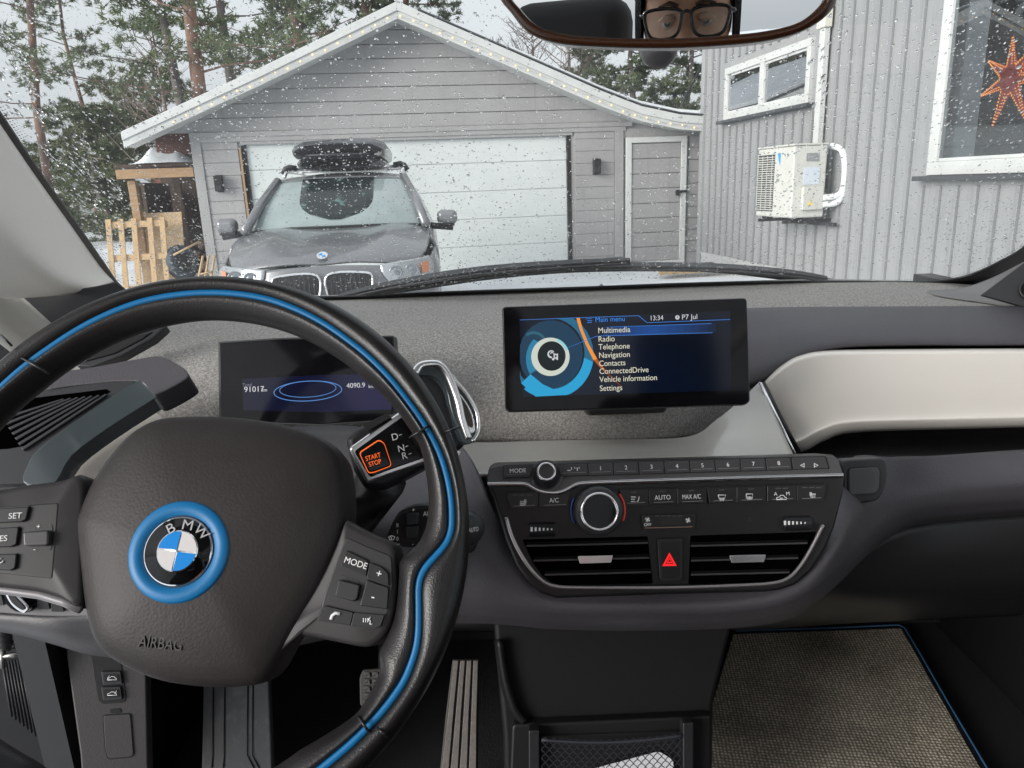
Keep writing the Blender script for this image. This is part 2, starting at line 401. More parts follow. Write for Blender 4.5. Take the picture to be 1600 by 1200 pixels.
# roof: two planes, white barge boards on the gable edge
def roof_part(name, prof, w0, w1, th, m, parent, bevel=0):
    top = [G(u, w0, z+th) for u, z in prof]; bot = [G(u, w0, z) for u, z in prof][::-1]
    vs, fs = slabv(top+bot, -EYV, w1-w0); return MO(name, vs, fs, m, parent, bevel=bevel)
left = [(-6.30, 2.03), (-4.4, 2.80), (-2.48, 3.62)]
right = [(-2.48, 3.62), (-.9, 2.965), (.4, 2.42), (1.0, 2.20), (1.6, 2.07), (2.35, 2.0)]
def quadstrip(name, prof, lo, hi, w0, w1, m, parent):
    k = len(prof); ob = []
    pts = [(u, z+lo) for u, z in prof] + [(u, z+hi) for u, z in prof[::-1]]
    n2 = len(pts); P_ = [G(u, w0, z) for u, z in pts]; Q = [G(u, w1, z) for u, z in pts]
    vs = P_+Q; fs = []
    for i in range(k-1):
        a, b, c, d = i, i+1, n2-2-i, n2-1-i
        fs += [[a, b, c, d], [a+n2, d+n2, c+n2, b+n2], [a, a+n2, b+n2, b], [d, c, c+n2, d+n2]]
    fs += [[0, n2-1, 2*n2-1, n2], [k-1, k-1+n2, k+n2, k]]
    return MO(name, vs, fs, m, parent, bevel=.006)
roofo = quadstrip('roof', [(left[0][0], left[0][1]), *left[1:], *right[1:]], .15, .19, -.42, 7, rooft, gar)
for prof in (left, right):
    quadstrip('barge_board', prof, .0, .115, -.45, -.422, whitep, roofo)
    quadstrip('barge_board', prof, .10, .212, -.475, -.452, whitep, roofo)
quadstrip('soffit', [*left, *right[1:]], .02, .05, -.42, -.0, whitep, roofo)
quadstrip('roof_snow', [(-6.28, 2.03), *left[1:]], .192, .222, -.40, 7, snow, roofo)
quadstrip('roof_snow', [(-2.42, 3.60), (-1.6, 3.26), (-.9, 2.965)], .20, .228, -.40, 7, snow, roofo)
quadstrip('roof_snow', [*right[1:]], .20, .30, -.36, 7, snow, roofo)
quadstrip('drip_edge', [(-2.2, 3.50), *right[1:]], .226, .245, -.49, -.37, rooft, roofo)
# side door of the garage
sdm = MB()
gbox('side_door_frame', .90, .99, -.045, .0, .02, 2.0, whitep, gar, bevel=.005)
gbox('side_door_frame', 1.80, 1.89, -.045, .0, .02, 2.0, whitep, gar, bevel=.005)
gbox('side_door_frame', .99, 1.80, -.043, .0, 1.915, 1.998, whitep, gar, bevel=.005)
gbox('side_door_frame', .99, 1.80, -.043, .0, .02, .08, whitep, gar, bevel=.005)
sdo = gbox('side_door', .992, 1.798, .004, .029, .08, 1.915, siding, gar)
for i in range(8):
    gbox('door_board', .994, 1.796, -.022, .003, .085+i*.228, .085+i*.228+.218, siding, sdo, bevel=.006)
hb = MB(); 
for a, b, c in ((1.76, 1.15, .10), (1.84, 1.16, .10)):
    vs, fs = boxv((0, 0, 0), (c, .03, .035)); hb.add([YROT @ v + G(a, -.06, b) for v in vs], fs)
vs, fs = boxv((0, 0, 0), (.05, .03, .09)); hb.add([YROT @ v + G(1.74, -.07, 1.14) for v in vs], fs)
hb.build('handle', black, sdo)
# wall lamps
for (u, z, lab) in ((-5.21, 1.53, 'dark box wall lamp on garage wall left of the wide door'), (.42, 1.585, 'dark box wall lamp between wide garage door and narrow side door')):
    lt = thing('wall_lamp', G(u, -.02, z-.13), lab, 'wall lamp', 'dark lamps on the garage front')
    gbox('back_plate', u-.045, u+.045, -.022, -.001, z-.12, z+.12, dplas2, lt)
    gbox('housing', u-.055, u+.055, -.13, -.024, z-.11, z+.11, dplas, lt, bevel=.008)
    gbox('lens', u-.035, u+.035, -.134, -.131, z-.09, z-.03, dplas2, lt)
# string light along the barge boards
warm = mat('warm_bulb', (.9, .6, .2), .4, emit=(1, .58, .13), es=1.1)
sl = thing('string_lights', G(-2.48, -.5, 3.6), 'chain of small warm bulbs following the white gable boards of the garage', 'string lights')
path = []
def along(prof, step):
    o = []; carry = 0
    for (a, b), (c, d) in zip(prof, prof[1:]):
        ln = math.hypot(c-a, d-b); t = carry
        while t < ln: o.append((a+(c-a)*t/ln, b+(d-b)*t/ln)); t += step
        carry = t-ln
    return o
bm0 = None
wire = [G(u, -.478, z+.055+.01*math.sin(u*9)) for u, z in along([(-6.2, 2.07), *left[1:], *right[1:]], .12)]
tube('wire', wire, .004, whitep, sl, n=5)
for i, (u, z) in enumerate(along([(-5.6, 2.31), *left[1:], *right[1:]], .19)):
    c = G(u, -.485, z+.05+.012*((i % 3)-1))
    if bm0 is None:
        me = MO('bulb', *ring_fill([disc_pts(Vector((0, 0, h)), Vector((1, 0, 0)), Vector((0, 1, 0)), r, 8) for r, h in ((.003, -.010), (.008, -.006), (.009, .003), (.004, .009))]), warm, sl, smooth=True)
        bm0 = me; me.matrix_parent_inverse = WORLD[sl.name].inverted(); me.location = c
    else:
        o = bm0.copy(); COL.objects.link(o); o.parent = sl; o.matrix_parent_inverse = WORLD[sl.name].inverted(); o.location = c

# ---- wood shed on the left of the garage
sh = thing('wood_shed', G(-6.6, .8, 0), 'open lean-to wood shed with orange timber beam and dark inside, left of garage', 'shed')
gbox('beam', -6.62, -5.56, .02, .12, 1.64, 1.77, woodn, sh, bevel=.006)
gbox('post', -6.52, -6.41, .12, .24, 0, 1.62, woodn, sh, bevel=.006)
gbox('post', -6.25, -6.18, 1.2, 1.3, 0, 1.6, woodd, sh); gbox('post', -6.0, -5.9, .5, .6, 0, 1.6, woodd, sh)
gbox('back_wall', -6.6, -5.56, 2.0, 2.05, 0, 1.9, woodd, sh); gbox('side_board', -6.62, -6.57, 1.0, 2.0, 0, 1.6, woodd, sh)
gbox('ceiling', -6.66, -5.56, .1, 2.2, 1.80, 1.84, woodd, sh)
def lump(name, u0, u1, w0, w1, z, h, m, parent):
    rows = []
    for j in range(7):
        b = j/6
        rows.append([G(u0+(u1-u0)*a/8, w0+(w1-w0)*b, z + h*min(1, 4*min(a/8, 1-a/8)+.1)*min(1, 5*min(b, 1-b)+.05)*(.8+.4*noise.noise(Vector((a*.7, b*3, 2))))) for a in range(9)])
    return surf(name, rows, m, parent, n=3, m=2, solid=0)
lump('roof_snow', -6.42, -5.58, .05, 2.2, 1.84, .26, snow, sh)
gbox('gable_end_board', -6.1, -5.56, .3, .33, 1.95, 2.25, mat('red_brown', (.10, .04, .03), .7), sh)  # plain red-brown board above the shed roof
pl_ = thing('pallet', G(-6.6, -.5, 0), 'light wooden pallet with open slats leaning upright before the shed', 'pallet', None)
prot = Matrix.Rotation(TH, 3, 'Z') @ Matrix.Rotation(R_(-14), 3, 'X')
def pbox(name, u, z, su, sw, sz, dw=0, parent=pl_, m=woodp, base=G(-6.46, -.25, 0)):
    vs, fs = boxv((u, dw, z), (su, sw, sz)); return MO(name, [prot @ v + base for v in vs], fs, m, parent, bevel=.003)
for u in (-.37, -.20, -.02, .20, .37): pbox('slat', u, .56, .075, .022, 1.12)
for z in (.10, .56, 1.04): pbox('cross_board', 0, z, .82, .02, .09, dw=.022)
for z in (.10, .56, 1.04):
    for u in (-.37, 0, .37): pbox('block', u, z, .09, .08, .09, dw=.073)
ob = thing('chipboard_sheet', G(-6.2, .0, 0), 'brown chipboard sheet leaning in the shed opening behind the pallet', 'board')
pbox('sheet', .27, .62, .62, .018, 1.25, dw=.25, parent=ob, m=osb)
ty = thing('wheel', G(-5.95, -.2, 0), 'dark bluish car wheel standing against the chipboard sheet', 'wheel')
c = G(-5.92, .05, .42); nn = (-EYV*.5 + Vector((1, 0, .25))).normalized(); aa = nn.cross(EZ).normalized()
lathe('tyre', c, nn, aa, [(.15, -.08), (.24, -.08), (.26, -.04), (.26, .04), (.23, .08), (.16, .08), (.15, .05)], mat('tyre_rubber', (.05, .065, .08), .7, bump=('noise', 80, .4)), ty, close=False)
lathe('rim', c, nn, aa, [(.155, -.07), (.155, .04), (.14, .03), (.06, .02), (.03, .04)], dplas2, ty)
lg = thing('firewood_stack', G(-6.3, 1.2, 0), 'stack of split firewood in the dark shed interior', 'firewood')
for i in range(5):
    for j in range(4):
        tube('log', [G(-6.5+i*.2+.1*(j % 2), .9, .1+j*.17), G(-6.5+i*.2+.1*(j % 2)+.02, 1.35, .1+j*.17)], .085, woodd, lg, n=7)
pk = thing('plank', G(-5.7, -.3, 0), 'narrow weathered plank leaning across the shed opening', 'plank')
v0 = G(-5.6, .1, 1.0); tube('board', [G(-5.95, -.2, .55), G(-5.60, -.05, .72)], .02, woodp, pk, n=4)
tk = thing('trestle', G(-5.3, -.6, 0), 'small pale wooden trestle at the garage corner behind the grey car', 'trestle')
for a, b in ((-5.5, -5.36), (-5.42, -5.28), (-5.6, -5.44)): tube('leg', [G(a, -.7, 0), G(b, -.6, .55)], .018, woodp, tk, n=4)
tube('rail', [G(-5.5, -.66, .3), G(-5.33, -.66, .33)], .014, woodp, tk, n=4)

# ---- grey house on the right
UW = 2.0                    # wall plane
hs_ = thing('house', G(4, -4, 0), 'pale grey house wall with vertical board cladding on the right', 'house')
W0, W1 = -11.5, -.37
gbox('wall', UW, UW+.2, -5.50, W1-.03, -.0, 5.2, houseb, hs_)
gbox('wall', UW, UW+.2, W0, -8.0, -.0, 5.2, houseb, hs_)
gbox('wall', UW, UW+.2, -8.0, -5.5, -.0, 1.3, houseb, hs_)
gbox('wall', UW, UW+.2, -8.0, -5.5, 3.2, 5.2, houseb, hs_)
gbox('end_wall', UW+.2, UW+8, W1-.2, W1-.03, 0, 5.2, houseb, hs_)
gbox('corner_board', UW-.045, UW+.09, W1-.12, W1, .0, 5.2, houseb, hs_, bevel=.005)
BS = .215
def inwin(w): return None
batt = []
wv = W1-.12-BS
WIN1 = (-3.44, -1.20, 2.12, 2.80); WIN2 = (-8.0, -5.50, 1.30, 3.2)
b0 = {}
while wv > W0:
    segs = [(.25, 5.2)]
    for (a, b, c, d) in (WIN1, WIN2):
        if a-.1 < wv < b+.08:
            segs = [(z0, min(z1, c-.09)) for z0, z1 in segs] + [(d+.1, z1) for z0, z1 in segs]
    for z0, z1 in segs:
        if z1-z0 > .1: gbox('batten', UW-.030, UW-.001, wv-.022, wv+.022, z0, z1, housebat, hs_, bevel=.004)
    wv -= BS
gbox('plinth', UW-.02, UW-.002, W0, W1-.13, 0, .23, mat('plinth_grey', (.42, .43, .43), .8), hs_)
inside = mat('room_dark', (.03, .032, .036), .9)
wpane = glassmat('window_glass', (.75, .78, .8), 2.6)
def hwin(a, b, c, d, mull, fr=.085):
    f = MB()
    # frame bars (outer), in wall coordinates
    def bar(w0, w1, z0, z1, t0=-.045, t1=.02):
        vs, fs = boxv((0, 0, 0), (t1-t0, w1-w0, z1-z0)); f.add([YROT @ v + G(UW+(t0+t1)/2, (w0+w1)/2, (z0+z1)/2) for v in vs], fs)
    bar(a, b, c, c+fr); bar(a, b, d-fr, d); bar(a, a+fr, c+fr, d-fr); bar(b-fr, b, c+fr, d-fr)
    for mm in mull: bar(mm-.05, mm+.05, c+fr, d-fr, -.05)
    bar(a+fr, b-fr, c+fr, c+fr+.03, -.02, 0); bar(a+fr, b-fr, d-fr-.03, d-fr, -.02, 0)
    fo = f.build('window', whitep, hs_, bevel=.006)
    edges = [a+fr] + sorted(mull) + [b-fr]
    for e0, e1 in zip(edges, edges[1:]):
        gbox('pane', UW-.016, UW-.012, e0, e1, c+fr, d-fr, glassmat('upper_window_glass', (.8, .83, .85), 5.5) if mull else wpane, fo)
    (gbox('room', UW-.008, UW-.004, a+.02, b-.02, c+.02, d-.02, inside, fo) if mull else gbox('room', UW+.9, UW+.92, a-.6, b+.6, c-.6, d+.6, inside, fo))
    # sill
    gbox('sill', UW-.12, UW-.0, a-.1, b+.08, c-.045, c-.005, rooft, fo, bevel=.006)
    return fo
hwin(*WIN1, [-2.30]); hwin(*WIN2, [], .11)
# white pipe cover above the heat pump
dc = thing('pipe_cover', G(UW, -3.7, 1.6), 'white vertical pipe cover on the house wall above the heat pump', 'pipe cover')
gbox('duct', UW-.10, UW-.032, -3.79, -3.69, 1.55, 2.83, whitep, dc, bevel=.008)
gbox('cap', UW-.125, UW-.032, -3.82, -3.66, 2.83, 3.12, mat('cream_plastic', (.66, .64, .55), .5), dc, bevel=.01)
# heat pump
hp = thing('heat_pump', G(1.75, -3.2, .8), 'white outdoor heat pump unit with louvred grille mounted on the grey wall', 'heat pump')
hpw = mat('heat_pump_white', (.56, .56, .52), .5, var=(6, (.52, .52, .48), .4, .7))
A0, A1, U0, U1, Z0, Z1 = -4.12, -3.32, 1.46, 1.84, .90, 1.64
gbox('casing', U0, U1, A0, A1, Z0, Z1, hpw, hp, bevel=.02)
gbox('top_lid', U0-.008, U1+.005, A0-.008, A1+.008, Z1+.001, Z1+.02, hpw, hp, bevel=.006)
gbox('grille_recess', U0-.006, U0-.002, A1-.40, A1-.03, Z0+.06, Z1-.07, dplas2, hp)
for i in range(24):
    zz = Z0+.075+i*.0245; gbox('louvre', U0-.018, U0-.007, A1-.40, A1-.03, zz, zz+.009, hpw, hp)
for i in range(4): gbox('grille_bar', U0-.022, U0-.019, A1-.38+i*.11, A1-.372+i*.11, Z0+.07, Z1-.08, hpw, hp)
pf = Plane(G(U0-.004, A0, Z0), -EX, -EYV); ps = Plane(G(U0, A0-.002, Z0), -EYV, EX)
bl = mat('logo_blue', (.02, .3, .6), .4); gm = mat('print_grey', (.25, .26, .27), .5)
w1_ = pf.w(.0, 0).copy()
def poly3(name, pts, n, m, parent, d=.002): return MO(name, *slabv(pts, n, d), m, parent)
def hpf(w, z): return G(U0-.004, w, z)
poly3('logo_mark', [hpf(-3.84, 1.58), hpf(-3.78, 1.58), hpf(-3.81, 1.50), hpf(-3.84, 1.45)], -EX, bl, hp)
poly3('sticker', [hpf(-3.84, 1.31), hpf(-3.78, 1.31), hpf(-3.78, 1.28), hpf(-3.84, 1.28)], -EX, gm, hp)
def hps(u, z, k=0): return G(u, A0-.003-k, z)
for (u0, u1, z0, z1, mm, nm) in ((1.60, 1.74, 1.48, 1.56, gm, 'rating_plate'), (1.58, 1.76, 1.24, 1.42, mat('label_pale', (.55, .6, .66), .5), 'rating_label')):
    gbox(nm, u0, u1, A0-.006, A0-.001, z0, z1, mm, hp)
gbox('valve_cover', 1.56, 1.80, A0-.05, A0-.001, .98, 1.22, hpw, hp, bevel=.012)
poly3('warning_sign', [G(1.62, A0-.053, 1.03), G(1.67, A0-.053, 1.03), G(1.645, A0-.053, 1.08)], -EYV, mat('yellow_sign', (.8, .6, .05), .5), hp, .001)
wh2 = mat('pipe_wrap_white', (.74, .75, .76), .4)
for k in (0, .07):
    tube('refrigerant_pipe', smoothline([G(1.80, A0-.03, 1.10-k), G(1.95, A0-.06, 1.12-k), G(2.0, A0-.07, 1.2-k*.5), G(2.0, A0-.07, 1.42), G(1.98, A0-.02, 1.58), G(1.93, A0+.10, 1.63)], 6, False), .033, wh2, hp)
for a in (A0+.12, A1-.12): gbox('bracket', 1.44, 1.99, a-.02, a+.02, Z0-.06, Z0-.025, dplas2, hp); gbox('foot', 1.5, 1.6, a-.03, a+.03, Z0-.024, Z0-.002, black, hp)
gbox('bracket_rail', 1.90, 1.94, A0-.1, A1+.1, Z0-.10, Z0-.062, dplas2, hp)
# paper star in the big window
star = thing('paper_star', G(UW-.0, -6.6, 2.3), 'red seven pointed paper star lantern with glowing perforations in the large window', 'star lantern')
redp = mat('red_paper', (.30, .035, .025), .6, emit=(1, .08, .02), es=.045)
perf = mat('perforation_glow', (.9, .4, .1), .5, emit=(1, .36, .05), es=.8)
d_ = ray(1580, 122); o_ = G(UW+.10, 0, 0); sc = CAM + d_*((o_-CAM).dot(EX)/d_.dot(EX))
for k in range(7):
    an = math.pi/2 + 2*math.pi*k/7 + .1; ln = (.40 if k in (3, 4) else .33)
    dv = (-EYV)*math.cos(an) + EZ*math.sin(an); sv = (-EYV)*(-math.sin(an)) + EZ*math.cos(an)
    tip = sc + dv*ln; b1 = sc + dv*.06 + sv*.06; b2 = sc + dv*.06 - sv*.06; top = sc + dv*.07 - EX*.04; bk = sc + EX*.04
    MO('star_point', [tip, b1, top, b2, bk], [[0, 1, 2], [0, 2, 3], [0, 4, 1], [0, 3, 4], [1, 4, 3, 2]], redp, star)
    hm = MB()
    for side in (1, -1):
        for i in range(11):
            t = .14+.8*i/11
            for q in (.45, .8):
                p = (top*(1-t)+tip*t)*(1-q) + ((b1 if side > 0 else b2)*(1-t)+tip*t)*q - EX*.004
                hm.add(*boxv(p, (.005, .007, .007), YROT))
    hm.build('perforation', perf, star, kind='stuff')

# loose boards by the house foot
for i, (u, ln) in enumerate(((.9, 1.1),)):
    pb = thing('loose_boards', G(u, -1.6, 0), 'short brown boards lying on the snow near the house corner', 'boards')
    for k in range(3): gbox('board', u+k*.05, u+ln-k*.1, -1.7+k*.14, -1.6+k*.14, .06+.03*k, .10+.03*k, woodd if k else woodp, pb)
# black bent pole over the garage roof
pp = thing('roof_ladder_rail', G(1.9, .3, 2.3), 'thin black bent rod standing above the low end of garage roof', 'rod')
tube('rod', [G(2.35, .4, 3.2), G(2.0, .35, 2.62), G(1.86, .3, 2.36), G(1.95, .25, 2.30), G(2.3, .2, 2.27)], .018, black, pp, n=6)
# distant neighbours left
nb = thing('neighbour_house', (-19.5, 33, 0), 'distant low white building beyond the snowy yard at far left', 'building')
for nm, c, s, m in (('wall', (-20, 33, 1.1), (5, 4, 2.2), whitep), ('roof', (-20, 33, 2.4), (5.6, 4.6, .3), snow)):
    MO(nm, *boxv(c, s), m, nb)
for i in range(3): MO('window', *boxv((-21.4+i*1.3, 30.97, 1.2), (.7, .04, .8)), inside, nb)
nb2 = thing('red_cottage', (-15, 40, 0), 'small distant red cottage half hidden by evergreens', 'cottage')
MO('wall', *boxv((-15.5, 40, 1.6), (4, 4, 3.2)), mat('falu_red', (.25, .06, .04), .7), nb2); MO('roof', *boxv((-15.5, 40, 3.4), (4.8, 4.6, .4)), snow, nb2)
# ================================================================== TREES
bark = mat('pine_bark', (.17, .105, .08), .85, var=[((9, 9, 2.5), (.075, .055, .048), .42, .6), (2, (.22, .12, .08), .45, .7)], bump=('noise', 14, .8), dist=.02)
barkd = mat('grey_bark', (.13, .11, .10), .85, var=((8, 8, 3), (.08, .07, .065), .4, .65))
def leafmat(name, c1, c2):
    m = mat(name, c1, .65, spec=.2, var=[(1.3, c2, .38, .62), (9, tuple(v*.6 for v in c1), .5, .75)])
    return m
ndl = leafmat('pine_needles', (.15, .175, .095), (.10, .125, .075))
ndl2 = leafmat('spruce_needles', (.13, .155, .08), (.16, .175, .095))
birch = mat('birch_twigs', (.20, .15, .13), .8)
rnd = random.Random(11)
def ru(a, b): return rnd.uniform(a, b)
def tuft(vs, fs, p, d, size, n):
    for _ in range(n):
        v = Vector((ru(-1, 1), ru(-1, 1), ru(-.5, 1))).normalized()*1.0 + d*.6
        v.normalize(); l = size*ru(.6, 1.2); s = v.cross(Vector((ru(-1, 1), ru(-1, 1), ru(-1, 1)))).normalized()*size*.10
        b = len(vs); q = p + Vector((ru(-1, 1), ru(-1, 1), ru(-1, 1)))*size*.35
        vs += [q-s, q+s, q+v*l]; fs.append([b, b+1, b+2])
def pine(px, py0, Y, lean, hgt, r, crown0, nb, blen, label, m=ndl, name='pine_tree', dens=1.0, bk=bark, tsz=.14, droop=-.1, top=1.0):
    """trunk foot under pixel px at distance Y"""
    d = ray(px, py0); x = d.x/d.y*Y; base = Vector((x, Y, -.1))
    t = thing(name, base, label, 'tree', 'trees behind the garage')
    path = [base + Vector((lean*hgt*k/8 + .12*math.sin(k*1.3+px), 0.1*math.cos(k+px), hgt*k/8)) for k in range(9)]
    mb = MB(); mb.tube(path, [r*(1-.75*k/8) for k in range(9)], 9)
    def tp(f):
        f = max(0, min(.999, f))*8; i = int(f); return path[i].lerp(path[i+1], f-i)
    mb.build('trunk', bk, t, smooth=True)
    br = MB(); vs = []; fs = []
    for i in range(nb):
        f = crown0 + (1-crown0)*((i+ru(0, 1))/nb)
        p = tp(f); az = ru(0, 6.283); L_ = blen*ru(.5, 1.1)*(1.1-.75*((f-crown0)/(1-crown0))**1.5*top)
        dirv = Vector((math.cos(az), math.sin(az), droop+ru(-.05, .35)))
        pts = [p]
        for k in range(1, 6):
            pts.append(pts[-1] + (dirv + Vector((ru(-.25, .25), ru(-.25, .25), ru(-.15, .15)+.04*k)))*L_/5)
        br.tube(pts, [r*.13*(1-k/6) + .005 for k in range(6)], 4, cap=False)
        for k in range(int(16*dens)):
            a = ru(1.2, 5)
            i0 = min(int(a), 4); q = pts[i0].lerp(pts[i0+1], a-i0)
            off = Vector((ru(-1, 1), ru(-1, 1), ru(-.4, .5)))*L_*.20
            if k % 3 == 0: br.tube([q, q+off], [.010, .004], 3, cap=False)
            for s_ in range(2): tuft(vs, fs, q + off*(.6+.4*s_), off.normalized() if off.length else dirv, tsz, 22)
    br.build('branches', bk, t, smooth=True)
    MO('crown', vs, fs, m, t)
    return t
S_ = 'tall pine with reddish trunk'
pine(40, 100, 19, .055, 15, .115, .22, 36, 2.9, 'tall thin pine with bare reddish trunk at the far left edge of the view', dens=.8)
pine(290, 140, 17, -.02, 14, .12, .26, 34, 2.8, 'dark slim pine trunk just left of the thick red forked pine', dens=.8, bk=barkd)
pine(318, 150, 15.6, -.035, 14, .17, .24, 30, 2.9, 'thick reddish brown forked pine rising above the left roof slope', dens=.85)
pine(372, 130, 17.6, -.01, 15, .12, .24, 44, 3.1, 'dark barked bushy pine right of the thick red pine', dens=1.2, bk=barkd)
pine(470, 100, 21, 0, 13, .2, .22, 60, 3.4, 'bushy full pine behind the left half of the roof', dens=1.5)
pine(575, 100, 22, 0, 11.5, .2, .22, 60, 3.3, 'bushy green pine just left behind the roof peak', dens=1.5)
pine(640, 100, 25, 0, 10.0, .2, .25, 40, 2.4, 'smaller pine whose crown ends right above the roof peak', dens=1.3)
pine(130, 200, 27, .01, 11, .10, .2, 36, 2.4, 'slender pine in the gap between the far left pine and the red pines', dens=.8)
pine(200, 240, 26, 0, 5.2, .14, .05, 60, 1.9, 'young dense spruce behind the wood shed roof', ndl2, 'spruce_tree', 1.2, barkd, .13, -.15)
pine(150, 250, 22, 0, 4.0, .12, .03, 60, 1.6, 'low wide spruce left of the shed beam', ndl2, 'spruce_tree', 1.3, barkd, .13, -.15)
pine(255, 230, 24, 0, 5.6, .12, .05, 60, 1.9, 'young spruce showing just over the left eave of the garage', ndl2, 'spruce_tree', 1.2, barkd, .13, -.15)
pine(100, 240, 30, 0, 5.0, .12, .03, 50, 2.0, 'distant spruce beside the low white building', ndl2, 'spruce_tree', 1.1, barkd, .15, -.15)
pine(905, 150, 24, 0, 6.6, .14, .1, 54, 2.0, 'leftmost green tree behind the right roof slope, under the mirror', ndl, 'spruce_tree', 1.2, barkd, .13)
pine(990, 150, 21, 0, 6.2, .14, .1, 54, 2.0, 'bushy evergreen behind the roof below the rear view mirror mount', ndl, 'spruce_tree', 1.2, barkd, .13)
pine(1075, 150, 22, 0, 6.8, .14, .1, 54, 2.0, 'evergreen standing right beside the house corner', ndl, 'spruce_tree', 1.2, barkd, .13)
def bare(px, Y, h, label, n=60):
    d = ray(px, 120); base = Vector((d.x/d.y*Y, Y, 0))
    t = thing('birch_tree', base, label, 'tree', 'bare trees behind the garage')
    tr = MB(); tr.tube([base, base+Vector((.1, 0, h*.5)), base+Vector((.05, 0, h))], [.1, .06, .015], 6); tr.build('trunk', birch, t, smooth=True)
    b = MB()
    for i in range(n):
        f = ru(.2, .95); p = base + Vector((0, 0, h*f)); az = ru(0, 6.28); l = h*.36*(1.15-f)
        dv = Vector((math.cos(az), math.sin(az), ru(.4, 1.1)))
        q = p + dv*l*.5; e = q + (dv+Vector((ru(-.4, .4), ru(-.4, .4), .1)))*l*.5
        b.tube([p, q, e], [.018, .012, .004], 3, cap=False)
        for k in range(5):
            s = p.lerp(e, ru(.3, 1)); b.tube([s, s+Vector((ru(-1, 1), ru(-1, 1), ru(-.1, 1)))*l*.35], [.008, .003], 3, cap=False)
    b.build('branches', birch, t)
bare(830, 24, 6.6, 'bare leafless birch above the roof between peak and mirror', 80)
bare(770, 27, 6.2, 'thin bare birch nearest the right side of the roof peak', 50)
bare(885, 22, 6.6, 'bare brownish birch in front of the leftmost evergreen', 60)
bare(245, 19, 5.5, 'bare grey deciduous sapling between the spruces and red pines', 50)

# ================================================================== GREY CAR AHEAD
cax = Vector((math.cos(R_(6)), math.sin(R_(6)), 0)); cay = Vector((-math.sin(R_(6)), math.cos(R_(6)), 0))
CO = Vector((-1.40, 5.62, .015))
def K(x, y, z): return CO + cax*x + cay*y + EZ*z
cpaint = mat('grey_car_paint', (.165, .168, .18), .34, .35, coat=.5, var=(400, (.19, .193, .205), .45, .6))
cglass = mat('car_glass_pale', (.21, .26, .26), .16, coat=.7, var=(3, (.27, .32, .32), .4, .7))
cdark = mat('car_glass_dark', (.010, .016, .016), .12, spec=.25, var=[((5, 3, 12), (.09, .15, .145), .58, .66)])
car = thing('parked_car', K(0, 2.2, 0), 'grey compact SUV facing us before the garage, with kidney grilles and black roof box', 'car')
def mir(row): return [K(-x, y, z) for x, y, z in row[::-1] if x > .001] + [K(x, y, z) for x, y, z in row]
hood_rows = [[(0, .03, .81), (.22, .03, .82), (.45, .07, .80), (.60, .14, .775), (.70, .22, .76)],
             [(0, .10, .86), (.22, .10, .87), (.44, .13, .86), (.62, .20, .83), (.74, .30, .80)],
             [(0, .40, .94), (.24, .40, .942), (.45, .42, .972), (.66, .46, .91), (.80, .52, .87)],
             [(0, .85, .995), (.26, .85, .995), (.48, .85, 1.032), (.68, .86, .98), (.83, .88, .94)],
             [(0, 1.22, 1.02), (.28, 1.22, 1.03), (.52, 1.22, 1.04), (.70, 1.22, 1.02), (.84, 1.22, .98)]]
surf('hood', [mir(r) for r in hood_rows], cpaint, car, n=5, m=5, solid=.02)
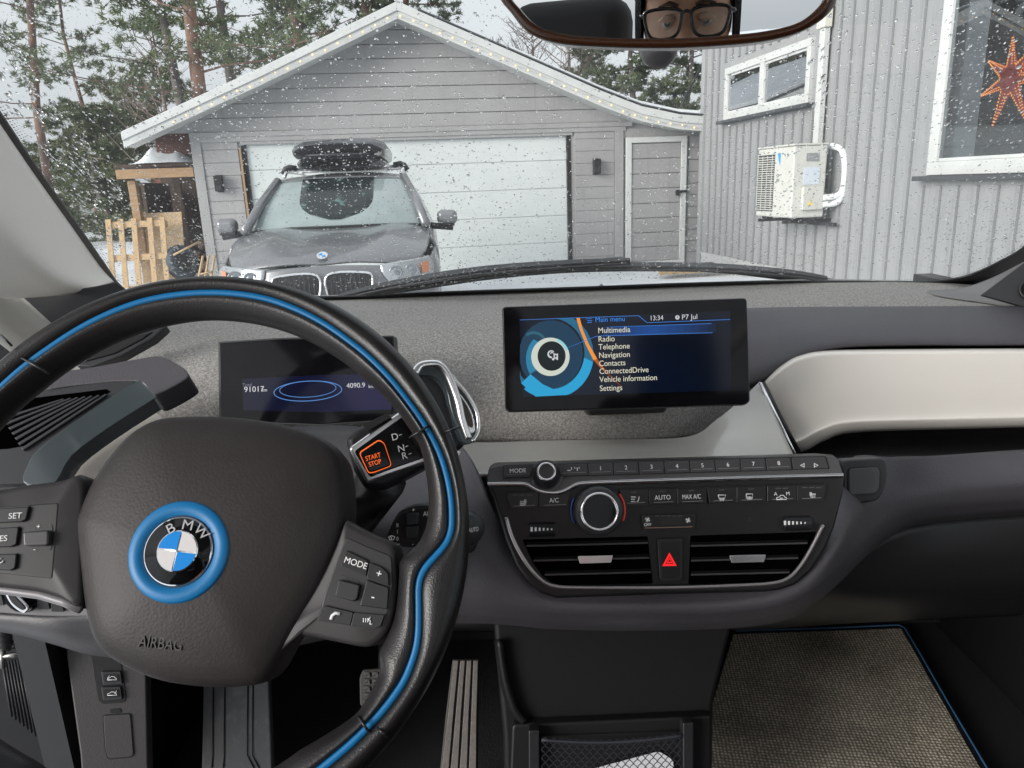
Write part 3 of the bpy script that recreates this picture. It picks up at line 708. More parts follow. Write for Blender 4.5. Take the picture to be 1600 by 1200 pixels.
# front skin: from hood lip down
fr_rows = [[(0, .0, .80), (.3, .01, .79), (.52, .07, .77), (.70, .20, .745), (.82, .42, .80), (.87, .8, .86)],
           [(0, -.03, .68), (.3, -.02, .68), (.54, .04, .66), (.74, .16, .65), (.86, .40, .72), (.895, .8, .74)],
           [(0, -.05, .54), (.3, -.04, .54), (.55, .02, .54), (.77, .12, .54), (.88, .36, .60), (.90, .8, .62)],
           [(0, -.04, .30), (.3, -.03, .30), (.55, .03, .30), (.77, .14, .30), (.86, .40, .33), (.88, .8, .35)]]
surf('bumper', [mir(r) for r in fr_rows], cpaint, car, n=4, m=4, solid=.02)
for s in (-1, 1):
    side = [[(.845, .8, .93), (.85, 1.25, .985), (.855, 2.0, 1.0), (.85, 3.2, 1.03), (.82, 4.2, 1.02)],
            [(.89, .8, .80), (.895, 1.25, .86), (.90, 2.0, .88), (.90, 3.2, .90), (.86, 4.3, .90)],
            [(.90, .8, .60), (.905, 1.25, .62), (.90, 2.0, .60), (.90, 3.2, .60), (.86, 4.4, .6)],
            [(.88, .8, .25), (.885, 1.25, .25), (.88, 2.0, .25), (.88, 3.2, .25), (.84, 4.4, .3)]]
    surf('side_panel', [[K(s*x, y, z) for x, y, z in r] for r in side], cpaint, car, n=4, m=3, solid=.02)
    # side glass and pillars
    sg = [[(.84, 1.30, 1.00), (.85, 2.0, 1.02), (.85, 3.2, 1.05), (.80, 4.0, 1.06)],
          [(.74, 1.65, 1.24), (.745, 2.0, 1.27), (.74, 3.2, 1.28), (.72, 3.9, 1.27)],
          [(.61, 2.0, 1.45), (.615, 2.3, 1.475), (.61, 3.2, 1.48), (.62, 3.7, 1.44)]]
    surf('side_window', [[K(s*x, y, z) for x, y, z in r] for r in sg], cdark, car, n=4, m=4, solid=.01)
    tube('pillar', [K(s*.80, 1.14, 1.02), K(s*.72, 1.52, 1.24), K(s*.61, 1.93, 1.455)], .042, cpaint, car)
    tube('roof_rail', [K(s*.58, 2.15, 1.50), K(s*.60, 2.4, 1.555), K(s*.60, 3.4, 1.555), K(s*.58, 3.7, 1.51)], .018, satin, car)
    # mirrors
    MO('mirror', *boxv(K(s*1.0, 1.36, 1.07), (.19, .13, .135)), cpaint, car, bevel=.052, seg=5)
    MO('mirror_base', *boxv(K(s*.99, 1.36, 1.005), (.15, .10, .03)), black, car, bevel=.01)
    tube('mirror_arm', [K(s*.84, 1.36, 1.0), K(s*.93, 1.36, .99), K(s*1.05, 1.36, .975)], .03, dplas, car)
    # headlight: housing following the corner, lamps inside, clear cover on top
    hl = surf('headlight', [[K(s*x, y, z) for x, y, z in r] for r in
         [[(.43, .035, .785), (.58, .085, .800), (.72, .20, .805), (.80, .34, .81)],
          [(.44, .015, .72), (.58, .055, .725), (.74, .16, .735), (.84, .33, .76)],
          [(.49, .010, .655), (.60, .045, .655), (.75, .15, .66), (.83, .29, .68)]]], mat('lamp_silver', (.42, .44, .46), .18, .6), car, n=4, m=4, solid=.01)
    for (x, y, z, r) in ((.545, .035, .722, .052), (.67, .085, .728, .056)):
        lathe('lamp_ring', K(s*x, y, z), -cay, cax, [(r, 0), (r, .012), (r*.82, .015), (r*.7, .004), (r*.5, .010), (0.01, .014)], mat('lamp_glass', (.22, .24, .26), .08, .6), hl, n=20)
    MO('indicator', *slabv([K(s*.745, .13, .775), K(s*.80, .22, .78), K(s*.80, .21, .70), K(s*.745, .12, .695)], -cay, .02), mat('amber', (.60, .20, .08), .25), hl)
    # kidney grille
    cx = s*.205
    outl = [(cx-.165*s, .735), (cx+.10*s, .742), (cx+.165*s, .70), (cx+.135*s, .56), (cx+.09*s, .515), (cx-.13*s, .51), (cx-.17*s, .56)]
    def yk(z): return -.035-.12*(.74-z)-.02
    sm = smoothline(outl, 5)
    rim_ = tube('kidney_frame', [K(p.x, yk(p.y), p.y) for p in sm], .010, chrome, car, closed=True)
    MO('kidney_grille', *slabv([K(p.x, yk(p.y)+.012, p.y) for p in sm], -cay, .01), black, car)
    gb = MB()
    for i in range(9):
        x = cx + (-.14+.035*i)*s
        gb.box(K(x, yk(.62)-.002, .62), (.006, .012, .20), Matrix.Rotation(R_(6), 3, 'Z'))
    gb.build('grille_bars', dplas2, car)
    # wheels
    wt = lathe('tyre', K(s*.80, .82, .34), cax*s, cay, [(.22, .08), (.33, .09), (.35, .04), (.35, -.10), (.32, -.12)], mat('tyre_black', (.02, .02, .021), .75), car)
    lathe('tyre', K(s*.80, 3.55, .34), cax*s, cay, [(.22, .08), (.33, .09), (.35, .04), (.35, -.10), (.32, -.12)], mat('tyre_black'), car)
roofr = [[(0, 1.93, 1.475), (.3, 1.93, 1.47), (.60, 1.97, 1.445)], [(0, 2.2, 1.515), (.3, 2.2, 1.51), (.61, 2.2, 1.48)], [(0, 3.2, 1.535), (.3, 3.2, 1.53), (.61, 3.2, 1.485)], [(0, 4.0, 1.47), (.3, 4.0, 1.46), (.58, 3.9, 1.42)]]
surf('roof', [mir(r) for r in roofr], cpaint, car, n=5, m=5, solid=.02)
surf('tailgate', [mir(r) for r in [[(0, 4.0, 1.47), (.3, 4.0, 1.46), (.58, 3.9, 1.42)], [(0, 4.3, 1.05), (.4, 4.28, 1.05), (.80, 4.2, 1.02)], [(0, 4.45, .6), (.4, 4.42, .6), (.85, 4.3, .6)]]], cpaint, car, n=4, m=4, solid=.02)
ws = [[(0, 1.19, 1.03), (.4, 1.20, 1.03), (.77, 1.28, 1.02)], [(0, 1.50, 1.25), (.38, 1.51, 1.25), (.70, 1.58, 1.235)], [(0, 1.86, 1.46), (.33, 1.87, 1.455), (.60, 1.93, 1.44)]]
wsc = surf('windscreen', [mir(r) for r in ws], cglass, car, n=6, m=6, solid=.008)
# dark patch laid over the pale screen colour
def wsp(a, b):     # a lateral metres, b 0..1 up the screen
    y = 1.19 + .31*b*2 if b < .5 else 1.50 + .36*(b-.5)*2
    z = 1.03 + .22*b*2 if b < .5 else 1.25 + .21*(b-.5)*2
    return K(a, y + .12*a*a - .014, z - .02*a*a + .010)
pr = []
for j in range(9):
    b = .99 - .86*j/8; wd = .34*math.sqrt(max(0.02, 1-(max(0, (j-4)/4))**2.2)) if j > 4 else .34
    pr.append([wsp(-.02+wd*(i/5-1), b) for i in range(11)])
surf('dark_patch', pr, cdark, wsc, n=1, m=1, solid=.002)
tube('windscreen_seal', mir([(0, 1.17, 1.035), (.4, 1.18, 1.035), (.78, 1.27, 1.015)]), .010, black, car)
disc('hood_badge', K(0, .055, .875), (-cay*.6+EZ*.8).normalized(), cax, .041, .006, satin, car, n=20)
bd = mat('badge_blue', (.02, .25, .6), .3)
nb_ = (-cay*.6+EZ*.8).normalized(); bb = nb_.cross(cax)
for q in (0, 1):
    c = K(0, .055, .875)+nb_*.002
    a = cax*(1 if q else -1)*.026; b = bb*(-1 if q else 1)*.026
    MO('badge_quarter', *slabv([c, c+a, c+(a+b)*.72, c+b], nb_, .003), bd, car)
for y in (2.45, 3.35): tube('roof_bar', [K(-.58, y, 1.575), K(.58, y, 1.575)], .018, satin, car)
for s in (-1, 1): tube('bar_clamp', [K(s*.50, 2.42, 1.585), K(s*.57, 2.42, 1.60), K(s*.61, 2.42, 1.585), K(s*.64, 2.42, 1.53)], .028, black, car)
BZ = -.045
rb = thing('roof_box', K(0, 3.0, 1.6), 'long black roof box lying on the roof bars of the grey car', 'roof box')
def rbr(y, hw, z0, z1): return [K(x, y, z+BZ) for x, z in ((-hw, z0+.03), (-hw*.93, z0), (0, z0-.005), (hw*.93, z0), (hw, z0+.03), (hw*1.02, (z0+z1)/2), (hw*.96, z1-.04), (hw*.75, z1), (0, z1+.015), (-hw*.75, z1), (-hw*.96, z1-.04), (-hw*1.02, (z0+z1)/2))]
bxm = mat('box_black', (.018, .019, .024), .28, coat=.3)
MO('lower_shell', *ring_fill([rbr(1.96, .30, 1.63, 1.68), rbr(1.90, .38, 1.605, 1.71), rbr(1.98, .41, 1.60, 1.73), rbr(3.9, .41, 1.60, 1.73)]), bxm, rb, bevel=.012, seg=3)
MO('lid', *ring_fill([rbr(1.93, .36, 1.72, 1.77), rbr(1.88, .42, 1.70, 1.82), rbr(1.95, .44, 1.70, 1.86), rbr(2.5, .44, 1.70, 1.90), rbr(3.9, .43, 1.70, 1.91), rbr(4.0, .36, 1.72, 1.86)]), bxm, rb, bevel=.014, seg=3)
tube('seam_strip', [K(x, 1.88 if abs(x) < .3 else 1.97, 1.73+BZ) for x in (-.36, -.25, 0, .25, .36)], .012, dplas2, rb)
# ================================================================== WINDSCREEN
GN = Vector((0, -.527, -.85)).normalized()       # inner side normal of the raked glass
GP = Plane((0, 1.30, 1.172), GN)                 # passes the base line
def gpt(x, y, off=0):                            # point on the glass at lateral x, depth y
    return Vector((x, y, 1.172 + (1.30-y)*.62)) + GN*off
# the glass is gently bowed: it comes back toward the doors
wsd = thing('windscreen', (.14, 1.3, 1.17), 'raked windscreen of our car, wet with rain, with a black edge band', 'windscreen')
paneM = glassmat('windscreen_glass', (.97, .985, .98), .7, film=.03)
MO('pane', [gpt(-.75, 1.36, -.002), gpt(1.05, 1.36, -.002), gpt(1.0, .55, -.002), gpt(-.72, .55, -.002)], [[0, 1, 2, 3]], paneM, wsd)
frit = mat('frit_black', (.006, .006, .007), .35)
def band(name, inner, outer, m, parent, off=.0):
    a = [GP.at(x, y, off) for x, y in inner]; b = [GP.at(x, y, off) for x, y in outer]; k = len(a)
    return MO(name, a+b, [[i, i+1, k+i+1, k+i] for i in range(k-1)], m, parent, solid=.003, solidoff=-1)
bi = [(-60, 85), (0, 172), (60, 262), (120, 347), (165, 412), (188, 444), (215, 458), (300, 463), (430, 463), (560, 461), (700, 455), (900, 448), (1100, 440.5), (1300, 438), (1400, 439), (1470, 437), (1520, 426), (1565, 405), (1600, 384), (1680, 320)]
bo = [(-80, 105), (-14, 184), (44, 272), (104, 356), (148, 420), (168, 452), (200, 480), (300, 482), (430, 480), (560, 478), (700, 472), (900, 462), (1100, 456), (1300, 452), (1400, 456), (1480, 456), (1535, 444), (1585, 424), (1625, 400), (1700, 345)]
si = smoothline(bi, 4, False); so_ = smoothline(bo, 4, False)
band('frit_band', si, so_, frit, wsd, -.004)
# frit dots fading inwards
dm = MB()
def frit_dots(seq, step, rows):
    for a, b in zip(seq, seq[1:]):
        A = GP.at(*a, -.0035); B = GP.at(*b, -.0035); n = max(1, int((B-A).length/step)); d = (B-A).normalized(); inn = GN.cross(d)
        for i in range(n):
            p = A + (B-A)*(i/n)
            for r in range(rows):
                q = p + inn*(.0025+.0035*r)*DOTS + d*(step*.5*(r % 2)); s = .0013-.0003*r
                dm.add([q+d*s, q+inn*s, q-d*s, q-inn*s], [[0, 1, 2, 3]])
DOTS = 1
frit_dots(bi[:6], .005, 3); frit_dots(bi[14:], .005, 2)
fd = dm.build('frit_dots', frit, wsd, kind='stuff')

# rain on the outside of the glass
wm = bpy.data.materials.new('water'); wm.use_nodes = True; t = wm.node_tree; t.nodes.clear()
o = t.nodes.new('ShaderNodeOutputMaterial'); g = t.nodes.new('ShaderNodeBsdfGlass'); g.inputs['IOR'].default_value = 1.33; g.inputs['Roughness'].default_value = 0
t.links.new(g.outputs[0], o.inputs[0])
vs = []; fs = []; rr = random.Random(3)
ga = Vector((1, 0, 0)); gb_ = GN.cross(ga)
def drop(c, r, sx=1, sy=1, h=.5, n=8, jit=.16):
    b = len(vs); up = -GN; ph = rr.uniform(0, 6.28)
    j = [1+rr.uniform(-jit, jit) for _ in range(n)]
    for (rad, hh) in ((1, 0), (.93, .35), (.66, .78)):
        for i in range(n):
            an = ph+2*math.pi*i/n
            vs.append(c + ga*(math.cos(an)*r*rad*sx*j[i]) + gb_*(math.sin(an)*r*rad*sy*j[i]) + up*(hh*r*h))
    vs.append(c + up*r*h); top = b+3*n
    for k in range(2):
        for i in range(n): fs.append([b+k*n+i, b+k*n+(i+1) % n, b+(k+1)*n+(i+1) % n, b+(k+1)*n+i])
    for i in range(n): fs.append([b+2*n+i, b+2*n+(i+1) % n, top])
    fs.append([b+i for i in range(n)][::-1])
cnt = 0
while cnt < 27000:
    x = rr.uniform(-.72, 1.0); y = rr.uniform(.62, 1.285)
    dn = .55 + .9*noise.noise(Vector((x*4, y*4, 1)))
    if rr.random() > dn+.15: continue
    s = rr.random(); r = .00042 + .0011*s**3.2 + (.0009 if rr.random() < .02 else 0)
    r *= .62+.45*y
    drop(gpt(x, y, -.0025), r, 1, rr.uniform(1, 1.6), .38)
    cnt += 1
# smeared water at the unwiped left and upper right
for k in range(300):
    lft = rr.random() < .86
    px_, py_ = (rr.uniform(0, 190), 0) if lft else (rr.uniform(1230, 1330), rr.uniform(20, 170))
    if lft: py_ = 160 + px_*1.35 - rr.uniform(10, 120)
    c = GP.at(px_, py_, -.0025)
    drop(c, rr.uniform(.0008, .0016), rr.uniform(.8, 1.5), rr.uniform(1.5, 3.6), .3, 9, .35)
rain = MO('raindrops', vs, fs, wm, None, smooth=True, kind='stuff')
props(rain, 'clear raindrops scattered all over the outside of the windscreen', 'raindrops')

# wipers
def wiper(label, arm, blade, lift=-.02):
    base = GP.at(*arm[0], lift)
    t = thing('wiper', base, label, 'wiper', 'windscreen wipers at rest')
    rub = mat('wiper_rubber', (.012, .013, .015), .35)
    arml = [GP.at(x, y, lift-.006) for x, y in arm]
    k = len(arml)
    m_ = MB(); m_.tube(arml, [.0045+.004*(1-i/(k-1)) for i in range(k)], 6); m_.build('arm', rub, t, smooth=True)
    bl_ = smoothline(blade, 5, False)
    # blade: spoiler profile swept
    vv = []; ff = []; n = len(bl_)
    for i, p in enumerate(bl_):
        c = GP.at(p.x, p.y, -.012); e = 1-.4*abs(2*i/(n-1)-1)**3
        for a, h in ((-.0075*e, .0), (.0065*e, .0), (.003*e, -.009*e), (-.002*e, -.012*e)): vv.append(c + gb_*(-a) + GN*(h))
    for i in range(n-1):
        for j in range(4): ff.append([i*4+j, i*4+(j+1) % 4, i*4+4+(j+1) % 4, i*4+4+j])
    ff += [[0, 1, 2, 3], [n*4-1, n*4-2, n*4-3, n*4-4]]
    b = MO('blade', vv, ff, rub, t, smooth=False, bevel=.001)
    tube('rubber_edge', [GP.at(p.x, p.y+2.5, -.006) for p in bl_], .0022, black, b, n=5)
    return t
w1 = wiper('driver side wiper blade rising from behind the wheel toward the screen middle', [(500, 476), (545, 464), (700, 441), (850, 418), (940, 411)], [(528, 466), (610, 448), (720, 430), (830, 419), (985, 409)])
w2 = wiper('long passenger side wiper lying along the bottom edge of the windscreen', [(1500, 462), (1290, 440), (1150, 424), (985, 413)], [(560, 463), (700, 441), (830, 426), (950, 420), (1110, 421), (1220, 428), (1293, 437)])
hub_ = MB()
for (x, y, sx) in ((962, 409, .036),): hub_.box(GP.at(x, y, -.03), (sx, .022, .016))
hub_.build('clamp', dplas, w1, bevel=.004)
tube('clamp_knob', [GP.at(972, 406, -.035), GP.at(972, 405, -.05)], .005, black, w1, n=8)

# cowl below the glass outside, and our short bonnet
cow = thing('cowl_panel', (.14, 1.5, 1.1), 'black plastic cowl panel at the foot of the windscreen', 'cowl')
surf('panel', [[Vector((x, 1.37, 1.10)) for x in (-.8, -.2, .4, 1.1)], [Vector((x, 1.55, 1.06)) for x in (-.8, -.2, .4, 1.1)], [Vector((x, 1.9, .98)) for x in (-.8, -.2, .4, 1.1)]], dplas, cow, n=3, m=3)

# ================================================================== DASHBOARD
dash = thing('dashboard', (.14, .9, .9), 'grey felt topped dashboard with cream trim stretching under the windscreen', 'dashboard')
def rowp(cols): return [PY(x, y, Y) for x, y, Y in cols]
xs_ = [-150, 60, 250, 420, 560, 740, 950, 1120, 1290, 1450, 1560, 1700]
y0 = [500, 486, 476, 472, 470, 463, 456, 450, 446, 450, 458, 468]
y1 = [520, 510, 500, 496, 494, 490, 486, 482, 478, 478, 480, 486]
y2 = [560, 556, 548, 544, 542, 540, 540, 536, 520, 510, 505, 505]
y3 = [640, 640, 625, 622, 622, 620, 622, 606, 560, 540, 530, 530]
y4 = [690, 690, 668, 668, 680, 690, 690, 676, 600, 570, 560, 560]
Y0 = [1.30]*12
felt_rows = [rowp([(x, y, 1.34) for x, y in zip(xs_, [v-10 for v in y0])]),
             rowp([(x, y, 1.30) for x, y in zip(xs_, y0)]),
             rowp([(x, y, 1.12 if x < 1200 else 1.16) for x, y in zip(xs_, y1)]),
             rowp([(x, y, .97 if x < 1000 else 1.0 if x < 1200 else 1.10) for x, y in zip(xs_, y2)]),
             rowp([(x, y, .895 if x < 1000 else .95 if x < 1200 else 1.10) for x, y in zip(xs_, y3)]),
             rowp([(x, y, .89 if x < 1000 else .96 if x < 1200 else 1.12) for x, y in zip(xs_, y4)])]
surf('felt_top', felt_rows, felt, dash, n=5, m=6, solid=.004)
# padded roll on the passenger side
pc = [(1120, 1000), (1172, 0), (1235, 0), (1300, 0), (1420, 0), (1540, 0), (1640, 0), (1780, 0)]
px_ = [1150, 1178, 1215, 1255, 1310, 1420, 1540, 1650, 1790]
pt = [482, 481, 480, 479.5, 479, 478.5, 478, 478, 478]
pb = [612, 604, 582, 560, 545, 541, 541, 540, 540]
rws = []
for f_, Yv in ((0, 1.11), (.04, 1.08), (.38, 1.02), (.74, .982), (.96, .972), (1.0, .99)):
    rws.append([PY(x, a+(b-a)*f_, Yv) for x, a, b in zip(px_, pt, pb)])
surf('passenger_pad', rws, leather, dash, n=4, m=6, solid=.01)
# cream glovebox lid
T = [(1189, 600), (1203, 586), (1222, 570), (1250, 555), (1300, 547), (1450, 545), (1620, 544), (1780, 544)]
B = [(1240, 705), (1246, 707), (1262, 703), (1288, 689), (1335, 676), (1480, 671), (1640, 667), (1800, 664)]
gl = []
for f_, Yv in ((0, .975), (.03, .955), (.12, .948), (.45, .938), (.80, .930), (.88, .925), (.97, .935), (1.0, .955)):
    gl.append([PY(a[0]+(b[0]-a[0])*f_, a[1]+(b[1]-a[1])*f_, Yv + (.012 if i == 0 else .004 if i == 1 else 0)) for i, (a, b) in enumerate(zip(T, B))])
surf('glovebox_lid', gl, trim, dash, n=5, m=6, solid=.008)
# gap and shelf behind and below the lid
surf('shelf', [[PY(x, y, 1.10) for x, y in ((1180, 560), (1300, 540), (1500, 538), (1800, 538))],
               [PY(x, y, 1.12) for x, y in ((1200, 640), (1300, 640), (1500, 640), (1800, 640))],
               [PY(x, y, 1.10) for x, y in ((1230, 712), (1300, 690), (1500, 688), (1800, 684))],
               [PY(x, y, .905) for x, y in ((1240, 730), (1330, 719), (1500, 716), (1800, 706))]], carpet, dash, n=4, m=4)
# champagne coloured centre trim
ct = []
cT = [(640, 672), (735, 690), (850, 688), (960, 686), (1075, 682), (1120, 655), (1160, 622), (1187, 596)]
cB = [(660, 745), (772, 740), (860, 738), (960, 736), (1080, 732), (1140, 730), (1190, 728), (1246, 724)]
for f_, dY in ((0, 0), (.15, -.02), (.5, -.07), (1, -.13)):
    ct.append([PY(a[0]+(b[0]-a[0])*f_, a[1]+(b[1]-a[1])*f_, .875+dY+(0, 0, 0, 0, .005, .02, .035, .05)[i]) for i, (a, b) in enumerate(zip(cT, cB))])
surf('centre_trim', ct, trimsh, dash, n=5, m=6, solid=.004)
tube('trim_edge', [PY(1188, 598, .915), PY(1213, 650, .885), PY(1243, 712, .84)], .0022, satin, dash)
tube('trim_gap', [PY(1191, 598, .94), PY(1217, 650, .92), PY(1248, 709, .90)], .004, black, dash)
# lower dash, wrapping round the console
li = [(560, 700, .80), (660, 690, .80), (722, 700, .77), (762, 770, .70), (792, 850, .675), (850, 915, .665), (1000, 925, .66), (1180, 918, .66), (1262, 880, .67), (1302, 800, .72), (1322, 722, .805), (1395, 714, .83), (1500, 712, .88), (1640, 706, .90), (1800, 702, .90)]
lo = [(540, 920, .70), (640, 950, .68), (710, 945, .68), (760, 945, .67), (805, 948, .665), (870, 954, .66), (1000, 956, .655), (1140, 952, .655), (1235, 936, .66), (1298, 890, .68), (1362, 830, .765), (1420, 798, .83), (1510, 786, .86), (1650, 776, .86), (1800, 768, .86)]
mid = [((a[0]+b[0])/2, (a[1]+b[1])/2, min(a[2], b[2])-.004) for a, b in zip(li, lo)]
mid2 = [(a[0]*.2+b[0]*.8, a[1]*.2+b[1]*.8, min(a[2], b[2])-.008) for a, b in zip(li, lo)]
u1 = [(a[0], a[1]+14, a[2]+.03) for a in lo]
u2 = [(a[0], a[1]+22, a[2]+.14) for a in lo]
surf('lower_dash', [rowp(li), rowp(mid), rowp(mid2), rowp(lo), rowp(u1), rowp(u2)], leather, dash, n=5, m=6, solid=.006)
# dark glovebox underside and knee panels
surf('lower_cover', [rowp([(600, 955, .80), (800, 960, .80), (1000, 962, .79), (1180, 955, .80), (1300, 895, .84), (1420, 812, .93), (1600, 790, .95), (1800, 780, .95)]),
                     rowp([(600, 975, .95), (800, 975, .95), (1000, 975, .95), (1180, 975, .92), (1300, 950, .90), (1420, 930, .92), (1600, 920, .94), (1800, 910, .94)]),
                     rowp([(600, 985, 1.25), (800, 985, 1.25), (1000, 985, 1.25), (1180, 982, 1.2), (1300, 974, 1.15), (1420, 968, 1.15), (1600, 960, 1.2), (1800, 950, 1.2)])], black, dash, n=4, m=4)
# cover cap right of the console
lp = Plane(PY(1350, 752, .750), Vector((-.10, -.95, .30)))
slab('socket_surround', lp, rounded([(1314, 719), (1386, 715), (1388, 745), (1382, 768), (1372, 783), (1320, 791)], 12), .0, .03, dplas2, dash, bevel=.003)
slab('socket_recess', lp, rounded([(1325, 731), (1372, 728), (1377, 736), (1376, 765), (1368, 774), (1330, 776), (1325, 768)], 7), .0012, .002, black, dash)
slab('socket_cover', lp, rounded([(1327, 733), (1371, 730), (1375, 737), (1374, 764), (1367, 772), (1331, 774), (1327, 767)], 7), .003, .004, mat('cover_grey', (.065, .067, .072), .42, bump=('noise', 900, .1)), dash, bevel=.0012)

# corner by the right pillar
rp = thing('right_pillar_trim', (.9, 1.1, 1.1), 'dark grey plastic trim at the foot of the right windscreen pillar', 'pillar trim')
surf('trim', [rowp([(1440, 455, 1.28), (1500, 450, 1.26), (1545, 436, 1.23), (1590, 414, 1.18), (1630, 392, 1.12), (1720, 330, 1.0)]),
              rowp([(1470, 462, 1.22), (1530, 462, 1.20), (1580, 452, 1.17), (1630, 438, 1.12), (1680, 420, 1.05), (1760, 380, .95)]),
              rowp([(1540, 474, 1.18), (1580, 480, 1.15), (1620, 482, 1.10), (1660, 480, 1.05), (1700, 470, 1.0), (1780, 440, .9)])], pillar_d, rp, n=4, m=4)
slab('speaker_corner', Plane(PY(1590, 445, 1.10), Vector((-.45, -.85, .3))), [(1532, 461), (1560, 440), (1600, 410), (1680, 370), (1680, 500), (1601, 480)], 0, .01, dplas2, rp, bevel=.002)
lathe('tweeter_ring', PY(1612, 452, 1.085), Vector((-.45, -.85, .3)).normalized(), Vector((.88, -.47, 0)), [(.017, 0), (.017, .003), (.013, .004), (.012, .001), (.002, .002)], black, rp)

# left pillar
lpil = thing('left_pillar_trim', (-.6, 1.0, 1.3), 'pale cloth covered windscreen pillar slanting down at the left', 'pillar trim')
e = [GP.at(x, y, .006) for x, y in ((-150, -30), (-80, 80), (-8, 182), (52, 270), (112, 354), (156, 416), (178, 440))]
def tow(pts, Ys): return [PY(x, y, Y) for (x, y), Y in zip(pts, Ys)]
r1 = tow([(-170, 60), (-120, 140), (-50, 250), (10, 330), (62, 395), (110, 436), (146, 452)], [.62, .68, .76, .83, .90, .98, 1.06])
r2 = tow([(-190, 160), (-150, 230), (-80, 310), (-20, 370), (30, 420), (72, 450), (98, 461)], [.60, .65, .72, .79, .86, .93, .99])
r3 = tow([(-240, 300), (-200, 350), (-140, 400), (-80, 440), (-30, 460), (10, 466), (34, 466)], [.58, .62, .69, .75, .80, .86, .90])
surf('cloth_trim', [e, r1, r2, r3], pillar, lpil, n=4, m=5, solid=.003)
lowp = Plane(PY(100, 500, 1.0), Vector((.45, -.85, .2)))
slab('mirror_triangle', lowp, [(-200, 480), (-60, 468), (60, 461), (150, 447), (182, 440), (196, 452), (262, 505), (215, 540), (120, 590), (-40, 640), (-200, 640)], 0, .01, dplas2, lpil, bevel=.002)
# ------------------------------------------------------------------ left end of the dashboard
q1 = Plane(PY(150, 560, .90), Vector((.15, -.80, .58)))
slab('defrost_slot', q1, [(128, 566), (150, 548), (200, 525), (240, 517), (222, 530), (180, 552)], .006, .01, black, dash, bevel=.002)
slab('defrost_rim', q1, [(118, 572), (146, 545), (205, 520), (262, 508), (240, 528), (190, 556), (140, 574)], .004, .02, dplas2, dash, bevel=.003)
pad = Plane(PY(200, 590, .80), Vector((.1, -.72, .69)))
slab('pad_roll', pad, smoothline([(-60, 640), (60, 588), (150, 572), (214, 560), (250, 556), (280, 570), (292, 580), (291, 592), (245, 617), (232, 612), (214, 596), (140, 600), (60, 614), (-60, 665)], 4), .012, .04, leather, dash, bevel=.010, seg=3)
vent = thing('left_air_vent', PY(80, 680, .74), 'slatted side air vent at the left end of the dashboard behind the wheel', 'air vent')
vp = Plane(PY(90, 660, .745), Vector((.18, -.78, .60)))
slab('frame', vp, [(-80, 668), (52, 612), (150, 598), (214, 594), (172, 640), (100, 690), (50, 720), (44, 756), (-80, 760)], 0, .02, dplas2, vent, bevel=.002)
slab('dark_sheet', vp, [(-60, 672), (50, 622), (166, 608), (172, 612), (110, 650), (52, 694), (12, 701), (-60, 705)], .0006, .001, mat('vent_shade_black', (.001, .001, .001), .9, spec=0), vent)  # flat black sheet paints the shaded depth of the vent
for (a, b, c, d_) in [(2+i*5, 652+i*8, 98+i*11, 622-i*1.2) for i in range(7)]:
    slab('slat', vp, [(a, b), (c, d_), (c+3, d_+2.0), (a+4, b+3.6)], .004, .004, dplas2, vent, bevel=.0008)
arc = Plane(PY(140, 670, .72), Vector((.12, -.70, .70)))
slab('arc_trim', arc, smoothline([(212, 596), (222, 598), (243, 618), (236, 626), (170, 668), (112, 712), (88, 752), (60, 756), (36, 753), (42, 728), (62, 700), (140, 642)], 3), .012, .025, slate, dash, bevel=.006, seg=3)
slab('cream_trim', Plane(PY(160, 690, .745), Vector((.12, -.66, .74))), smoothline([(228, 634), (242, 642), (252, 655), (200, 700), (165, 735), (140, 760), (80, 760), (92, 735), (112, 716), (172, 672)], 3), .004, .03, trim, dash, bevel=.004)
lv = thing('lower_side_vent', PY(10, 735, .70), 'small dark lower air outlet with two bars at the far left edge', 'air vent')
lvp = Plane(PY(10, 735, .715), Vector((.18, -.85, .5)))
slab('frame', lvp, rounded([(-60, 712), (46, 708), (44, 722), (30, 762), (-60, 765)], 5), 0, .02, pillar_d, lv, bevel=.002)
slab('dark_sheet', lvp, rounded([(-50, 719), (38, 718), (24, 753), (-50, 755)], 3), .001, .001, black, lv)
for y in (728, 740): slab('bar', lvp, [(-50, y), (34-(y-722)*.4, y), (33-(y-722)*.4, y+3), (-50, y+3)], .004, .003, dplas2, lv)
# left lower dash with rotary light switch
lsw = thing('light_switch_panel', PY(60, 935, .66), 'grey panel with chrome ringed rotary light knob under the left spoke', 'light switch')
lsp = Plane(PY(60, 935, .665), Vector((.15, -.92, .3)))
slab('panel', lsp, smoothline([(-80, 905), (0, 898), (70, 905), (120, 925), (150, 955), (140, 962), (60, 962), (-20, 956), (-80, 956)], 3), 0, .03, mat('satin_grey', (.17, .165, .17), .4, bump=('noise', 900, .1)), lsw, bevel=.003)
slab('knob_recess', lsp, smoothline([(0, 922), (14, 913), (34, 920), (56, 936), (58, 948), (40, 957), (16, 950)], 4), .001, .001, gloss, lsw)
slab('knob', lsp, smoothline([(4, 920), (12, 917), (24, 928), (44, 948), (42, 956), (34, 958), (16, 944)], 4), .012, .012, chrome, lsw, bevel=.002)
slab('knob_face', lsp, smoothline([(10, 923), (16, 924), (24, 934), (38, 949), (34, 953), (18, 941)], 4), .0135, .002, dplas, lsw)
for i, (x, y) in enumerate(((-4, 938), (68, 944), (90, 948))): slab('button', lsp, rounded([(x-10, y-8), (x+6, y-8), (x+10, y+8), (x-10, y+8)], 2), .003, .004, dplas2 if i == 0 else black, lsw, bevel=.001)
